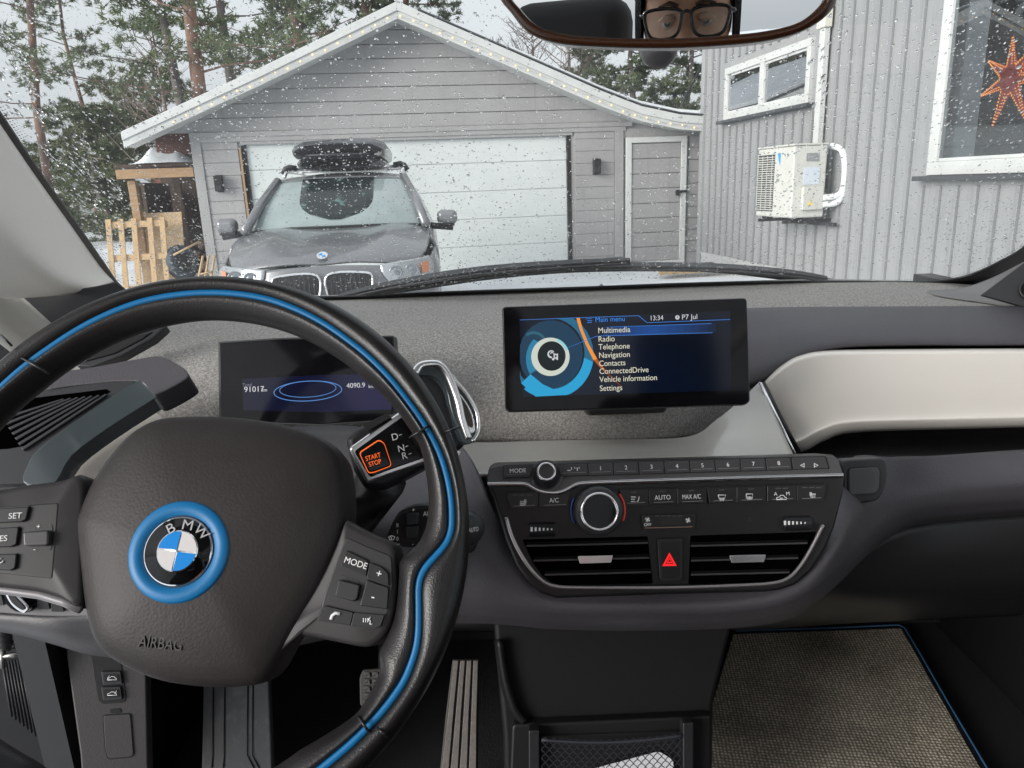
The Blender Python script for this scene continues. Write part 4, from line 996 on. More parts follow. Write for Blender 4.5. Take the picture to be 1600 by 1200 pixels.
surf('knee_panel', [rowp([(-100, 955, .70), (0, 957, .68), (80, 960, .67), (150, 955, .67), (260, 950, .67), (420, 945, .68), (560, 945, .69)]),
                    rowp([(-100, 975, .69), (0, 975, .68), (80, 992, .67), (150, 1010, .68), (260, 1015, .69), (420, 1000, .70), (560, 975, .70)]),
                    rowp([(-100, 985, .75), (0, 985, .75), (80, 1003, .74), (150, 1022, .74), (260, 1028, .76), (420, 1015, .78), (560, 985, .80)])], leather_fine, dash, n=4, m=3)
surf('column_shroud', [rowp([(90, 760, .80), (250, 690, .86), (430, 670, .86), (560, 668, .84), (660, 700, .82)]),
                       rowp([(90, 850, .74), (250, 850, .78), (430, 800, .78), (560, 780, .76), (660, 800, .74)]),
                       rowp([(90, 950, .70), (250, 950, .69), (430, 950, .69), (560, 950, .69), (660, 950, .69)])], leather_fine, dash, n=4, m=4)
slab('column_trim', Plane(PY(640, 790, .73), Vector((0, -.9, .43))), [(585, 700), (655, 745), (700, 700), (722, 705), (700, 790), (660, 850), (560, 850), (555, 780)], 0, .02, trimsh, dash, bevel=.003)
# ------------------------------------------------------------------ instrument display
idp = Plane(PY(478, 600, .80), Vector((0, -.955, .295)))
inst = thing('instrument_display', idp.at(478, 663, 0), 'flat black instrument display behind the steering wheel showing mileage', 'display')
slab('housing', idp, rounded([(342, 536), (440, 529.5), (613, 526), (616, 590), (612, 655), (500, 663), (344, 657)], 2.5), 0, .03, gloss, inst, bevel=.0012)
slab('bezel_edge', idp, rounded([(340, 534), (440, 527.5), (615, 524), (618, 590), (614, 657), (500, 665), (342, 659)], 3), -.0015, .028, dplas2, inst, bevel=.001)
def screenmat(name, c1, c2, sc, es):
    m = bpy.data.materials.new(name); m.use_nodes = True; t = m.node_tree; b = t.nodes['Principled BSDF']
    b.inputs['Base Color'].default_value = (.002, .002, .003, 1); b.inputs['Roughness'].default_value = .1; b.inputs['Specular IOR Level'].default_value = .3
    tcn = t.nodes.new('ShaderNodeTexCoord'); n = t.nodes.new('ShaderNodeTexNoise'); n.inputs['Scale'].default_value = sc; n.inputs['Detail'].default_value = 1
    r = t.nodes.new('ShaderNodeValToRGB'); r.color_ramp.elements[0].color = (*c1, 1); r.color_ramp.elements[1].color = (*c2, 1)
    r.color_ramp.elements[0].position = .38; r.color_ramp.elements[1].position = .62
    t.links.new(tcn.outputs['Object'], n.inputs[0]); t.links.new(n.outputs['Fac'], r.inputs[0]); t.links.new(r.outputs[0], b.inputs['Emission Color'])
    b.inputs['Emission Strength'].default_value = es; return m
em = lambda n, c=None, s=1.0: MATS[n] if n in MATS else mat(n, (0, 0, 0), .4, emit=c, es=s*.45)
slab('screen', idp, [(378, 592), (500, 586), (613, 584), (612, 640), (500, 644), (380, 641)], .0004, .0005, screenmat('instrument_lcd', (.010, .014, .065), (.030, .022, .14), 9, .15), inst)
whiteE = em('screen_white', (.80, .82, .86), .72); dimE = em('screen_dim', (.18, .2, .24), .8); cyanE = em('screen_cyan', (.10, .30, .75), .8)
sr = math.radians(.2)
text('91017', idp, 397, 608.5, 8.5, .0010, whiteE, inst, xs=1.05, bold=.01); text('km', idp, 413, 609.5, 5.2, .0010, whiteE, inst); text('Total', idp, 386.5, 601.5, 5.0, .0010, dimE, inst)
text('4090.9', idp, 556, 602.5, 7.6, .0010, whiteE, inst, bold=.01); text('km', idp, 580, 604, 5, .0010, whiteE, inst)
for (cx_, cy_, a, b, m_, rr_) in ((481, 611, 53, 15.5, cyanE, .00045), (481, 608, 44, 12.5, cyanE, .00035)):
    tube('ellipse', [idp.at(cx_+a*math.cos(i*math.pi/30), cy_+b*math.sin(i*math.pi/30)-.05*a*math.cos(i*math.pi/30), .0010) for i in range(60)], rr_, m_, inst, n=5, closed=True)
# ------------------------------------------------------------------ centre display
cdp = Plane(PY(980, 560, .800), Vector((0, -.975, .22)))
cdsp = thing('centre_display', cdp.at(980, 640, 0), 'wide black infotainment screen standing free on the dashboard, showing the main menu', 'display')
slab('back_shell', cdp, rounded([(784, 479), (1168, 465), (1173, 628), (1164, 634), (795, 645), (789, 640)], 7), -.003, .018, dplas2, cdsp, bevel=.003)
slab('glass', cdp, rounded([(785.5, 480), (1166.5, 466.5), (1171, 627), (1162, 632), (796, 643), (790, 638)], 6), 0, .003, gloss, cdsp, bevel=.0008)
slab('stand', Plane(PY(980, 650, .85), Vector((0, -.95, .3))), [(900, 600), (1060, 600), (1040, 645), (920, 649)], 0, .05, black, cdsp, bevel=.004)
SCR = [(811.5, 499), (1141, 486), (1143, 610), (817, 620)]
slab('screen', cdp, SCR, .0004, .0004, screenmat('menu_lcd', (.0015, .003, .008), (.002, .007, .022), 6, .30), cdsp)
def flat(name, px, off, m, par=cdsp): return slab(name, cdp, px, off, .0002, m, par)
def SP(x, y): return (740+x/3.2, 430+y/3.2)       # detail view coordinates of the menu picture
def arc_px(cx_, cy_, rx, ry, a0, a1, n=26): return [SP(cx_+rx*math.cos(R_(a0+(a1-a0)*i/n)), cy_-ry*math.sin(R_(a0+(a1-a0)*i/n))) for i in range(n+1)]
def annsec(cx0, cy0, rx0, ry0, cx1, cy1, rx1, ry1, a0, a1, n=26): return arc_px(cx0, cy0, rx0, ry0, a0, a1, n) + arc_px(cx1, cy1, rx1, ry1, a0, a1, n)[::-1]
def clipp(pts):       # keep the print inside the screen area (left part)
    o = []
    for x, y in pts:
        x = max(812.5, x); y = min(619.3 - (x-817)*.03, max(499.6-(x-812)*.0394, y)); o.append((x, y))
    return o
def strip(name, a, b, off, m):
    k = len(a); A = [cdp.at(x, y, off) for x, y in clipp(a)]; Bp = [cdp.at(x, y, off) for x, y in clipp(b)]
    return MO(name, A+Bp, [[i, i+1, k+i+1, k+i] for i in range(k-1)], m, cdsp, solid=.0002)
strip('menu_ground', arc_px(385, 395, 160, 170, 0, 360), arc_px(385, 395, 1, 1, 0, 360), .0006, em('menu_deep', (.006, .040, .085)))
strip('menu_ring', arc_px(395, 400, 205, 215, -150, 100), arc_px(375, 390, 180, 178, -150, 100), .0008, em('menu_ring_blue', (.012, .13, .24)))
strip('menu_ring', arc_px(385, 395, 215, 222, -128, -10), arc_px(390, 380, 165, 190, -128, -10), .0010, em('menu_cyan', (.018, .34, .62)))
flat('menu_wedge', [SP(238, 540), SP(285, 495), SP(345, 545), SP(400, 570), SP(440, 600), SP(310, 607)], .0011, em('menu_cyan'))
strip('menu_ring', arc_px(370, 420, 108, 130, 130, 215), arc_px(378, 415, 80, 105, 130, 215), .0012, em('menu_mid', (.02, .20, .36)))
strip('menu_ring', arc_px(300, 370, 75, 90, 30, 120), arc_px(300, 385, 70, 90, 30, 120), .0009, em('menu_dark', (.02, .11, .16)))
strip('dial_ring', arc_px(384, 408, 96, 96, 0, 360, 40), arc_px(390, 404, 70, 74, 0, 360, 40), .0014, em('dial_cream', (.62, .66, .58), .95))
strip('dial_centre', arc_px(390, 404, 70, 74, 0, 360, 40), arc_px(390, 404, 1, 1, 0, 360, 40), .0013, em('dial_dark', (.003, .010, .012)))
strip('dial_glint', arc_px(388, 404, 90, 92, 20, 70, 12), arc_px(389, 404, 76, 80, 20, 70, 12), .0016, em('dial_glint', (.25, .62, .66)))
strip('orange_arc', [SP(513, 212), SP(530, 270), SP(562, 350), SP(600, 425)], [SP(530, 212), SP(545, 270), SP(576, 345), SP(618, 418)], .0015, em('orange_line', (1, .32, .03), .9))
strip('orange_arc', [SP(600, 425), SP(650, 480)], [SP(618, 418), SP(660, 475)], .0015, em('orange_dim', (.45, .10, .01), .9))
strip('orange_arc', [SP(650, 480), SP(700, 525), SP(740, 562)], [SP(660, 475), SP(706, 520), SP(742, 558)], .0015, em('orange_dark', (.16, .03, .005), .9))
strip('menu_line', [SP(470, 362), SP(610, 305), SP(640, 302), SP(1195, 286)], [SP(470, 364), SP(610, 308), SP(640, 305), SP(1195, 289)], .0016, em('menu_line', (.05, .22, .70), .8))
strip('header_line', [SP(228, 222), SP(500, 212), SP(825, 201), SP(868, 236), SP(1283, 220)], [SP(228, 225), SP(500, 215), SP(823, 204), SP(867, 239), SP(1283, 223)], .0016, em('menu_line'))
for i in range(14):
    xa = 650+i*40; xb = xa+40; q_ = max(0, 1-abs(i-5.5)/8.5)
    strip('highlight_bar', [SP(xa, 258-(xa-650)*.03), SP(xb, 258-(xb-650)*.03)], [SP(xa, 302-(xa-650)*.03), SP(xb, 302-(xb-650)*.03)], .0007, em('bar_%02d' % i, (.004*q_, .055*q_+.004, .25*q_+.01)))
strip('highlight_line', [SP(680, 258), SP(1190, 240)], [SP(680, 260), SP(1190, 243)], .0016, em('menu_line'))
for i, (s_, x, y) in enumerate((('Multimedia', 621, 278), ('Radio', 622, 321), ('Telephone', 624, 360), ('Navigation', 625, 402), ('Contacts', 626, 443), ('ConnectedDrive', 628, 482), ('Vehicle information', 629, 523), ('Settings', 630, 567))):
    p = SP(x, y); text(s_, cdp, p[0], p[1], 8.6, .0018, em('menu_text', (.80, .78, .62), .85), cdsp, align='LEFT', xs=.93, bold=.012)
p = SP(607, 224); text('Main menu', cdp, p[0], p[1], 7.8, .0018, em('menu_blue_text', (.04, .26, .85), .85), cdsp, align='LEFT', xs=.95, bold=.01)
p = SP(880, 216); text('13:34', cdp, p[0], p[1], 7.4, .0018, whiteE, cdsp, align='LEFT', xs=.92)
p = SP(1040, 211); text('P7 Jul', cdp, p[0], p[1], 7.8, .0018, whiteE, cdsp, align='LEFT')
p = SP(1019, 211); c = cdp.at(p[0], p[1], .0018); disc('status_dot', c, cdp.n, cdp.r, .0024, .0003, whiteE, cdsp, n=20); text('4', cdp, p[0], p[1], 4.2, .0021, em('blackE', (0, 0, 0)), cdsp)
# tiny menu icon and music note in the dial
strip('menu_icon', [SP(560, 217), SP(592, 216)], [SP(560, 219), SP(592, 218)], .0016, em('menu_blue_text'))
for yy in (226, 235): strip('menu_icon', [SP(568, yy), SP(592, yy-1)], [SP(568, yy+3), SP(592, yy+2)], .0016, em('menu_blue_text'))
strip('dial_note', [SP(400, 390), SP(422, 396)], [SP(400, 397), SP(422, 403)], .0018, whiteE)
for (a, b) in ((400, 418), (416, 424)): strip('dial_note', [SP(a, 392), SP(a, b)], [SP(a+6, 392), SP(a+6, b)], .0018, whiteE)
for (a, b) in ((398, 420), (414, 414)): disc('dial_note', cdp.at(*SP(a, b), .0018), cdp.n, cdp.r, .0014, .0002, whiteE, cdsp, n=12)
strip('dial_globe', arc_px(388, 395, 19, 20, 40, 280), arc_px(390, 394, 13, 13, 40, 280), .0018, whiteE)
strip('dial_globe', arc_px(392, 392, 8, 9, 0, 200), arc_px(392, 392, 4, 4, 0, 200), .0018, whiteE)

# ------------------------------------------------------------------ centre console
cp = Plane(PY(1040, 820, .655), Vector((0, -.949, .316)))
con = thing('centre_console', cp.at(1040, 930, 0), 'black climate and radio control panel with chrome strip below the centre display', 'control panel')
outl = [(764, 729), (775, 726), (1303, 711), (1311, 716), (1321, 745), (1318, 775), (1305, 825), (1290, 860), (1268, 893), (1243, 915), (1220, 923), (1197, 926), (1040, 930), (870, 936), (845, 928), (824, 908), (807, 885), (790, 845), (769, 775), (760, 752)]
slab('body', cp, outl, -.004, .05, panelm, con, bevel=.004, seg=3)
# upper button ledge: plane leaning more towards the roof
up_ = Plane(cp.at(1040, 756, .004), Vector((0, -.80, .60)))
slab('upper_ledge', up_, [(765, 731), (778, 727), (1303, 712), (1310, 717), (1318, 742), (1100, 748), (930, 753), (905, 757), (892, 764), (876, 769), (858, 769), (842, 764), (830, 756), (815, 754), (762, 755)], 0, .02, mat('ledge_plastic', (.072, .070, .073), .34, bump=('noise', 1000, .1)), con, bevel=.0012)
# chrome strip with its dip round the volume knob
st_ = smoothline([(762, 755), (790, 754.5), (818, 754.5), (829, 758), (842, 765), (858, 768), (875, 767.5), (888, 762), (902, 755), (925, 752.5), (1000, 750), (1100, 747), (1200, 744), (1290, 741.5), (1318, 741)], 5, False)
top_ = [cp.at(p.x, p.y-.8, .0075) for p in st_]; bot_ = [cp.at(p.x, p.y+5.0, .0060) for p in st_]; bk_ = [cp.at(p.x, p.y+6.2, -.003) for p in st_]; tk_ = [cp.at(p.x, p.y-1.5, .0) for p in st_]
k = len(st_)
MO('chrome_strip', tk_+top_+bot_+bk_, [[i+a*k, i+1+a*k, i+1+(a+1)*k, i+(a+1)*k] for a in range(3) for i in range(k-1)], satin, con, smooth=True)
# radio preset buttons
def button(pl, px, off, h, m, par, lab=None, tsz=6.5, tm=white_mark, r=1.5, rot=0, xs=1, tx=0, ty=0, name='button', bev=.0007):
    slab(name+'_gap' if False else 'button_seam', pl, [(a+(1.0 if a > sum(p[0] for p in px)/len(px) else -1.0), b+(1.0 if b > sum(p[1] for p in px)/len(px) else -1.0)) for a, b in px], off+.0003, .0004, black, par)
    b = slab(name, pl, rounded(px, r), off+h, h+.001, m, par, bevel=bev)
    if lab:
        cx_ = sum(p[0] for p in px)/len(px)+tx; cy_ = sum(p[1] for p in px)/len(px)+ty
        text(lab, pl, cx_, cy_, tsz, off+h+.0004, tm, b, rot=rot, xs=xs)
    return b
def lipline(pl, x0, y0, x1, y1, off, m, par, hh=1.0):
    slab('button_lip', pl, [(x0, y0), (x1, y1), (x1, y1+hh), (x0, y0+hh)], off, .0004, m, par)
def yl(x): return 728.3-(x-786)*.0288       # top of the button row
def brow(x0, x1, sk0=0, sk1=0, t=0, b=17.5): return [(x0, yl(x0)+t), (x1, yl(x1)+t), (x1+sk1, yl(x1)+b), (x0+sk0, yl(x0)+b)]
lipm = mat('lip_grey', (.16, .155, .16), .3)
def rb_(x0, x1, lab, sk0=0, sk1=0, b=18):
    bt = button(up_, brow(x0, x1, sk0, sk1, b=b), .0008, .0014, btn_top, con, lab, 6.4, ty=-1)
    lipline(up_, x0+4+sk0*.6, yl(x0)+b-5, x1-3+sk1*.6, yl(x1)+b-5, .0028, lipm, bt, .9)
rb_(787, 833, 'MODE', 0, -4)
rb_(871, 917, None, 5, 2)
for i in range(8): rb_(918.8+39.7*i, 957+39.7*i, str(i+1), 1+i*.2, 1+.2*i)
bt = button(up_, brow(1237, 1289, 3, 6), .0008, .0014, btn_top, con)
for sx, x in ((-1, 1254), (1, 1275)):
    tri = [(x+4*sx, 727), (x-3*sx, 723.4), (x-3*sx, 730.6)]
    slab('arrow', up_, tri, .0028, .0003, white_mark, bt); slab('arrow_hole', up_, [(x+2*sx, 727), (x-1.8*sx, 725.2), (x-1.8*sx, 728.8)], .0030, .0003, btn_top, bt)
ic = [(889, 735, 5, 1.2), (893, 732, 1.2, 4), (902, 733, 1.2, 5), (898, 731, 1.0, 2.5), (905, 731, 1.0, 2.5)]
for (x, y, w_, h_) in ic: slab('icon', up_, [(x-w_/2, y-h_/2), (x+w_/2, y-h_/2), (x+w_/2, y+h_/2), (x-w_/2, y+h_/2)], .0026, .0003, white_mark, con)
# volume knob
kc = up_.at(853, 744, 0)
vk = lathe('volume_knob', kc, up_.n, up_.r, [(.0125, -.004), (.0125, .002), (.0098, .003), (.0095, .014), (.0090, .016)], dplas, con)
lathe('knob_ring', kc, up_.n, up_.r, [(.0092, .0155), (.0090, .0185), (.0074, .0185), (.0070, .0165)], satin, vk, close=False)
disc('knob_top', kc+up_.n*.0174, up_.n, up_.r, .0072, .001, btn_top, vk)
lathe('knob_dish', kc, up_.n, up_.r, [(.0165, -.003), (.0160, .0015), (.0135, .0005)], mat('ledge_plastic'), vk, close=False)
tube('power_dot', [up_.at(834.5+2.0*math.cos(a*.63), 753+2.0*math.sin(a*.63), .001) for a in range(10)], .00025, grey_mark, con, n=4, closed=True)
# climate buttons
def y2_(x): return 770-(x-790)*.0262
def cb(x0, x1, lab, s0=0, s1=0, ts=7, xs=.9, marks=1, h=25):
    px = [(x0, y2_(x0)), (x1, y2_(x1)), (x1+s1, y2_(x1)+h), (x0+s0, y2_(x0)+h)]
    b = button(cp, px, .0002, .0012, btnm, con, lab, ts, xs=xs, ty=1.5)
    mx_ = (x0+x1)/2
    for j in range(marks):
        o_ = (j-(marks-1)/2)*11
        slab('indicator', cp, [(mx_+o_-4, y2_(mx_)+3.6), (mx_+o_+4, y2_(mx_)+3.4), (mx_+o_+4, y2_(mx_)+5), (mx_+o_-4, y2_(mx_)+5.2)], .0016, .0004, mat('led_off', (.07, .065, .062), .4), b)
    lipline(cp, x0+8+s0*.5, y2_(x0)+h-4.5, x1-5+s1*.5, y2_(x1)+h-4.7, .0018, lipm, b, 1.0)
    return b
def icon(segs, x, y, s, b, pl=cp, off=.0018, m=white_mark, r=.00045):
    for seg in segs:
        tube('icon', [pl.at(x+a*s, y+c_*s, off) for a, c_ in seg], r, m, b, n=4)
seat = [[(-1, .9), (1.2, .9), (1.6, 0), (1.6, -1.6)], [(-1, .3), (.8, .3), (1, -.1), (1, -1.5)], [(-.8, -.2), (-.8, -.9)], [(-.2, -.2), (-.2, -.9)], [(.4, -.2), (.4, -.9)]]
def shapeicon(pts): return [pts+[pts[0]]]
b_ = cb(791, 841, None, 6, 0, marks=3); icon(seat, 816, 786, 3.6, b_)
b_ = cb(842, 891, 'A/C', 0, -3)
b_ = cb(968, 1013, None, 8, 0, marks=1); icon([[(-2, -1.2), (0, -1.2), (.6, -.7)], [(-2, 0), (0, 0)], [(-2, 1.2), (.2, 1.2)], [(1, 1.2), (1.8, .8), (2.2, -1.4)]], 992, 780, 3, b_)
cb(1014, 1057, 'AUTO'); cb(1058, 1103, 'MAX A/C', xs=.72)
b_ = cb(1105, 1150, None, 4, 0); icon([[(-2, -1.2), (2, -1.2), (1.3, 1), (-1.3, 1), (-2, -1.2)], [(-.8, .2), (-.8, 2)], [(0, .2), (0, 2)], [(.8, .2), (.8, 2)]], 1128, 777, 3, b_)
b_ = cb(1151, 1196, None); icon([[(-1.7, -1.3), (1.7, -1.3), (1.7, 1), (-1.7, 1), (-1.7, -1.3)], [(-.8, 0), (-.8, 1.9)], [(0, 0), (0, 1.9)], [(.8, 0), (.8, 1.9)]], 1171, 775.5, 2.9, b_)
b_ = cb(1199, 1244, None, marks=2); icon([[(-2.4, .8), (-2.2, -.2), (-1, -.5), (-.4, -1.3), (1, -1.3), (1.7, -.4), (2.5, -.1), (2.5, .8), (-2.4, .8)], [(-.8, .1), (.8, .1)]], 1221, 778, 3.2, b_)
text('A', cp, 1212, 772, 5.5, .0018, white_mark, b_); text('M', cp, 1231, 771.5, 5.5, .0018, white_mark, b_)
b_ = cb(1246, 1291, None, 0, -6, marks=3); icon([[(-s[0], s[1]) for s in seg] for seg in seat], 1271, 774, 3.2, b_)
# temperature dial
dc_ = cp.at(934, 797, 0)
lathe('temperature_dial', dc_, cp.n, cp.r, [(.0245, -.003), (.0245, .004), (.0235, .010), (.0215, .013), (.0185, .0135)], dplas2, con, close=False, n=56)
dial = lathe('dial_ring', dc_, cp.n, cp.r, [(.0188, .012), (.0182, .0155), (.0165, .0158), (.0155, .012)], satin, con, close=False, n=56)
disc('dial_face', dc_+cp.n*.0125, cp.n, cp.r, .0158, .004, gloss, con, n=48)
for (a0, a1, m_) in ((150, 205, mat('cold_blue', (.03, .09, .32), .4)), (-25, 35, mat('warm_red', (.45, .04, .03), .4, emit=(1, .08, .05), es=.06))):
    pts = [dc_+cp.n*.002+cp.r*(.0262*math.cos(R_(a0+(a1-a0)*i/12)))+cp.u*(.0262*math.sin(R_(a0+(a1-a0)*i/12))) for i in range(13)]
    tube('temperature_mark', pts, .0009, m_, con, n=5)
# blower bar
b_ = button(cp, [(1003, 806), (1086, 804), (1084, 826), (1006, 828)], .0002, .0010, btnm, con)
slab('fan_recess', cp, [(1030, 809), (1068, 808), (1066, 820), (1034, 821)], .0016, .0004, black, b_)
lipline(cp, 1008, 824.5, 1082, 822.5, .0018, mat('lip_warm', (.22, .13, .10), .3), b_, 1.2)
for x, y in ((1012, 812), (1075, 813)):
    for a in range(4):
        an = a*math.pi/2+.5; d2 = (math.cos(an), math.sin(an)); pr_ = (-d2[1], d2[0])
        tube('fan_icon', [cp.at(x, y, .002), cp.at(x+d2[0]*3.6+pr_[0]*1.4, y+d2[1]*3.6+pr_[1]*1.4, .002), cp.at(x+d2[0]*4+pr_[0]*-1, y+d2[1]*4-pr_[1]*1, .002), cp.at(x, y, .002)], .0004, white_mark, b_, n=4)
text('OFF', cp, 1012, 820, 4.6, .0018, white_mark, b_)
for i in range(5): slab('indicator', cp, [(1024+9*i, 805.6), (1030+9*i, 805.4), (1030+9*i, 806.8), (1024+9*i, 807)], .0018, .0004, mat('led_off'), b_)
disc('sensor_hole', cp.at(1171.5, 812, -.0032), cp.n, cp.r, .0024, .001, black, con, n=20)
# thumb wheels
for (x0, x1, y) in ((823, 871, 827.5), (1219, 1268, 817.5)):
    slab('wheel_slot', cp, rounded([(x0, y-7), (x1, y-8), (x1+.5, y+7), (x0+1, y+8)], 2), -.0028, .001, black, con)
    cyl = MB(); A_ = cp.at(x0+4, y, -.006); B_ = cp.at(x1-4, y-.8, -.006)
    tube('thumb_wheel', [A_, A_+(B_-A_)*.02, A_+(B_-A_)*.98, B_], .0075, dplas, con, n=20)
    for i in range(6):
        xx = x0+6+i*6.4; hh = 3.4-.42*i if x0 < 1000 else 3.4-.42*i
        slab('wheel_mark', cp, [(xx, y-hh-.4), (xx+3.4-.3*i, y-hh-.5), (xx+3.4-.3*i, y+hh-.5), (xx, y+hh-.4)], .0022, .0004, white_mark, con)
# vents
vb = [(816, 843), (1012, 838), (1020, 912), (880, 914), (862, 910), (848, 900), (833, 880)]
vb2 = [(1079, 837), (1276, 831), (1268, 850), (1253, 876), (1238, 896), (1216, 907), (1190, 910), (1076, 913)]
for outl_, tabx, sh_ in ((vb, (903, 958, 876), 0), (vb2, (1140, 1197, 875), 1)):
    v = slab('vent_shade_sheet', cp, rounded(outl_, 3), -.0033, .0004, mat('vent_shade_black', (.001, .001, .001), .9, spec=0), con)  # black sheet on the solid panel, painted stand-in for the unlit vent depth
    for k_, y in enumerate((853, 876, 898)):
        def xl(yy): return (816+(yy-843)*.47 if yy < 880 else 833+(yy-880)*.9) if not sh_ else 1078
        def xr(yy): return 1013+(yy-838)*.1 if not sh_ else (1272-(yy-840)*.62)
        xa, xb_ = xl(y)+2, xr(y)-2
        sl_ = .025
        slab('vane', cp, [(xa, y-1.0), (xb_, y-1.0-(xb_-xa)*sl_), (xb_, y+1.6-(xb_-xa)*sl_), (xa, y+1.6)], -.001, .0012, mat('vane_grey', (.045, .042, .044), .3), v, bevel=.0003)
        slab('vane', cp, [(xa, y-5.2), (xb_, y-5.2-(xb_-xa)*sl_), (xb_, y-1.2-(xb_-xa)*sl_), (xa, y-1.2)], -.002, .0006, mat('vane_dark', (.003, .003, .003), .6, spec=.1), v)
    a, b, y = tabx
    slab('vane_tab', cp, rounded([(a, y-7), (b, y-8.4), (b-3, y+3.4), (a+3, y+4.8)], 1.5), .0035, .004, satin, v, bevel=.0012)
# lower satin trim hugging the vents
lt_ = smoothline([(791, 808), (800, 838), (815, 868), (832, 892), (850, 909), (868, 916), (900, 918), (1040, 918.5), (1150, 915), (1205, 911.5), (1232, 903), (1252, 882), (1270, 852), (1286, 820)], 5, False)
ra = [cp.at(p.x, p.y, .002) for p in lt_]
tube('satin_trim', ra, .0020, mat('satin_dark', (.36, .33, .33), .28, .9), con, n=8)
# hazard switch
hz_ = slab('hazard_button', cp, rounded([(1027, 842), (1067, 841), (1066, 905), (1061, 908), (1036, 909), (1031, 905)], 3), .0004, .002, dplas, con, bevel=.0008)
slab('inner_face', cp, rounded([(1031, 846), (1063, 845), (1062, 902), (1034, 903)], 3), .0008, .0006, panelm, hz_, bevel=.0003)
def tri(cx_, cy_, s): return [(cx_, cy_-s), (cx_+s*.98, cy_+s*.78), (cx_-s*.98, cy_+s*.82)]
A3 = tri(1046, 875, 11.5); B3 = tri(1046, 875.6, 6.5); C3 = tri(1046, 875.8, 4.6)
def triring(name, o_, i_, off):
    v_ = [cp.at(*p, off) for p in o_] + [cp.at(*p, off) for p in i_]
    return MO(name, v_, [[0, 1, 4, 3], [1, 2, 5, 4], [2, 0, 3, 5]], red_lit, hz_, solid=.0003)
triring('warning_triangle', A3, B3, .0014); triring('warning_triangle', C3, tri(1046, 876, 2.4), .0014)
# ================================================================== STEERING WHEEL
WC = Vector((-.2218, .4506, 1.1307)); tl, yw = .5635, .0234
WN = Vector((math.sin(yw)*math.cos(tl), -math.cos(yw)*math.cos(tl), math.sin(tl)))
wp = Plane(WC, WN)
sw = thing('steering_wheel', WC, 'black leather steering wheel with blue inlay ring and roundel hub, at the left', 'steering wheel')
def polar(px, py, off):
    a, b = wp.uv(wp.at(px, py, off)); return math.atan2(b, a), math.hypot(a, b)
RO = .1905
def table(pts, off):
    t = [polar(x, y, off) for x, y in pts]; full = []
    for th, r in t:
        full.append((th % (2*math.pi), r)); full.append(((math.pi-th) % (2*math.pi), r))
    full.sort()
    def f(th):
        th %= 2*math.pi; k = len(full)
        for i in range(k):
            a = full[i]; b = full[(i+1) % k]; ta, tb = a[0], b[0]
            if tb <= ta: tb += 2*math.pi
            for tt in (th, th+2*math.pi):
                if ta <= tt <= tb and tb > ta:
                    u = (tt-ta)/(tb-ta); return a[1]*(1-u)+b[1]*u
        return full[0][1]
    return f
bl_pts = [(414, 465), (477, 489), (539, 528), (594, 575), (633, 622), (661, 661), (688, 712), (702, 763), (706, 806), (704, 838), (688, 861), (667, 880), (657, 896), (652, 915), (653, 947), (651, 1010), (633, 1061), (602, 1105), (570, 1140), (522, 1184)]
in_pts = [(320, 501), (379, 504), (457, 524), (516, 555), (563, 591), (610, 634), (633, 664), (655, 700), (663, 740), (668, 785), (664, 822), (652, 850), (634, 864), (621, 875), (620, 915), (614, 965), (600, 1000), (588, 1018), (594, 1040), (580, 1075), (557, 1112), (507, 1146), (469, 1168), (427, 1197)]
fb = table(bl_pts, .0115); fi = table(in_pts, -.002)
NS = 360
def smooth_tab(f, w=2):
    v = [f(2*math.pi*i/NS) for i in range(NS)]
    return [sum(v[(i+k) % NS] for k in range(-w, w+1))/(2*w+1) for i in range(NS)]
Bt, It = smooth_tab(fb), smooth_tab(fi, 1)
Bt = [min(b, RO-.009) for b in Bt]
It = [min(i, b-.009) for i, b in zip(It, Bt)]
outer = []; innr = []
for i in range(NS):
    th = 2*math.pi*i/NS; rb, ri = Bt[i], It[i]; ro = RO
    mo = (rb+ro)/2; mi = (rb+ri)/2
    po = [(rb+.0014, .0085), (rb+.0030, .0118), (mo, .0150), (ro-.003, .0108), (ro, .001), (ro-.003, -.010), (mo, -.0165), (rb, -.018)]
    wd = rb-ri; dome = .0140 if wd < .03 else .0125
    pi_ = [(rb, -.018), (mi, -.0165), (ri+.003, -.011), (ri, -.002), (ri+.003, .0065), (ri+min(.012, wd*.5), dome-.0015), (mi*.5+rb*.5, dome), (rb-.0030, .0118), (rb-.0014, .0085)]
    outer.append([wp.w(r*math.cos(th), r*math.sin(th), z) for r, z in po])
    innr.append([wp.w(r*math.cos(th), r*math.sin(th), z) for r, z in pi_])
def sweep(name, secs, m, closed_sec=False, par=sw):
    n = len(secs[0]); vs = [p for s in secs for p in s]; k = len(secs)
    fs = [[i*n+j, i*n+j+1, ((i+1) % k)*n+j+1, ((i+1) % k)*n+j] for i in range(k) for j in range(n-1)]
    return MO(name, vs, fs, m, par, smooth=True, sub=1)
sweep('rim_outer', outer, rimleather); sweep('rim_inner', innr, rimgrey)
bluep = [wp.w(Bt[i]*math.cos(2*math.pi*i/NS), Bt[i]*math.sin(2*math.pi*i/NS), .0088) for i in range(NS)]
tube('blue_inlay', bluep, .0028, blue, sw, n=10, closed=True)
MO('groove', *tubev([p - WN*.0035 for p in bluep], .0046, 6, True), black, sw, smooth=True)
# leather seams
for (x, y, x2, y2) in ((640, 684, 672, 664), (692, 676, 718, 667), (560, 1120, 578, 1146), (588, 1136, 606, 1152), (28, 556, 78, 584), (18, 540, 2, 524)):
    tube('seam', [wp.at(x+(x2-x)*i/6, y+(y2-y)*i/6, .0095+.0062*math.sin(math.pi*i/6)) for i in range(7)], .0009, black, sw, n=6)
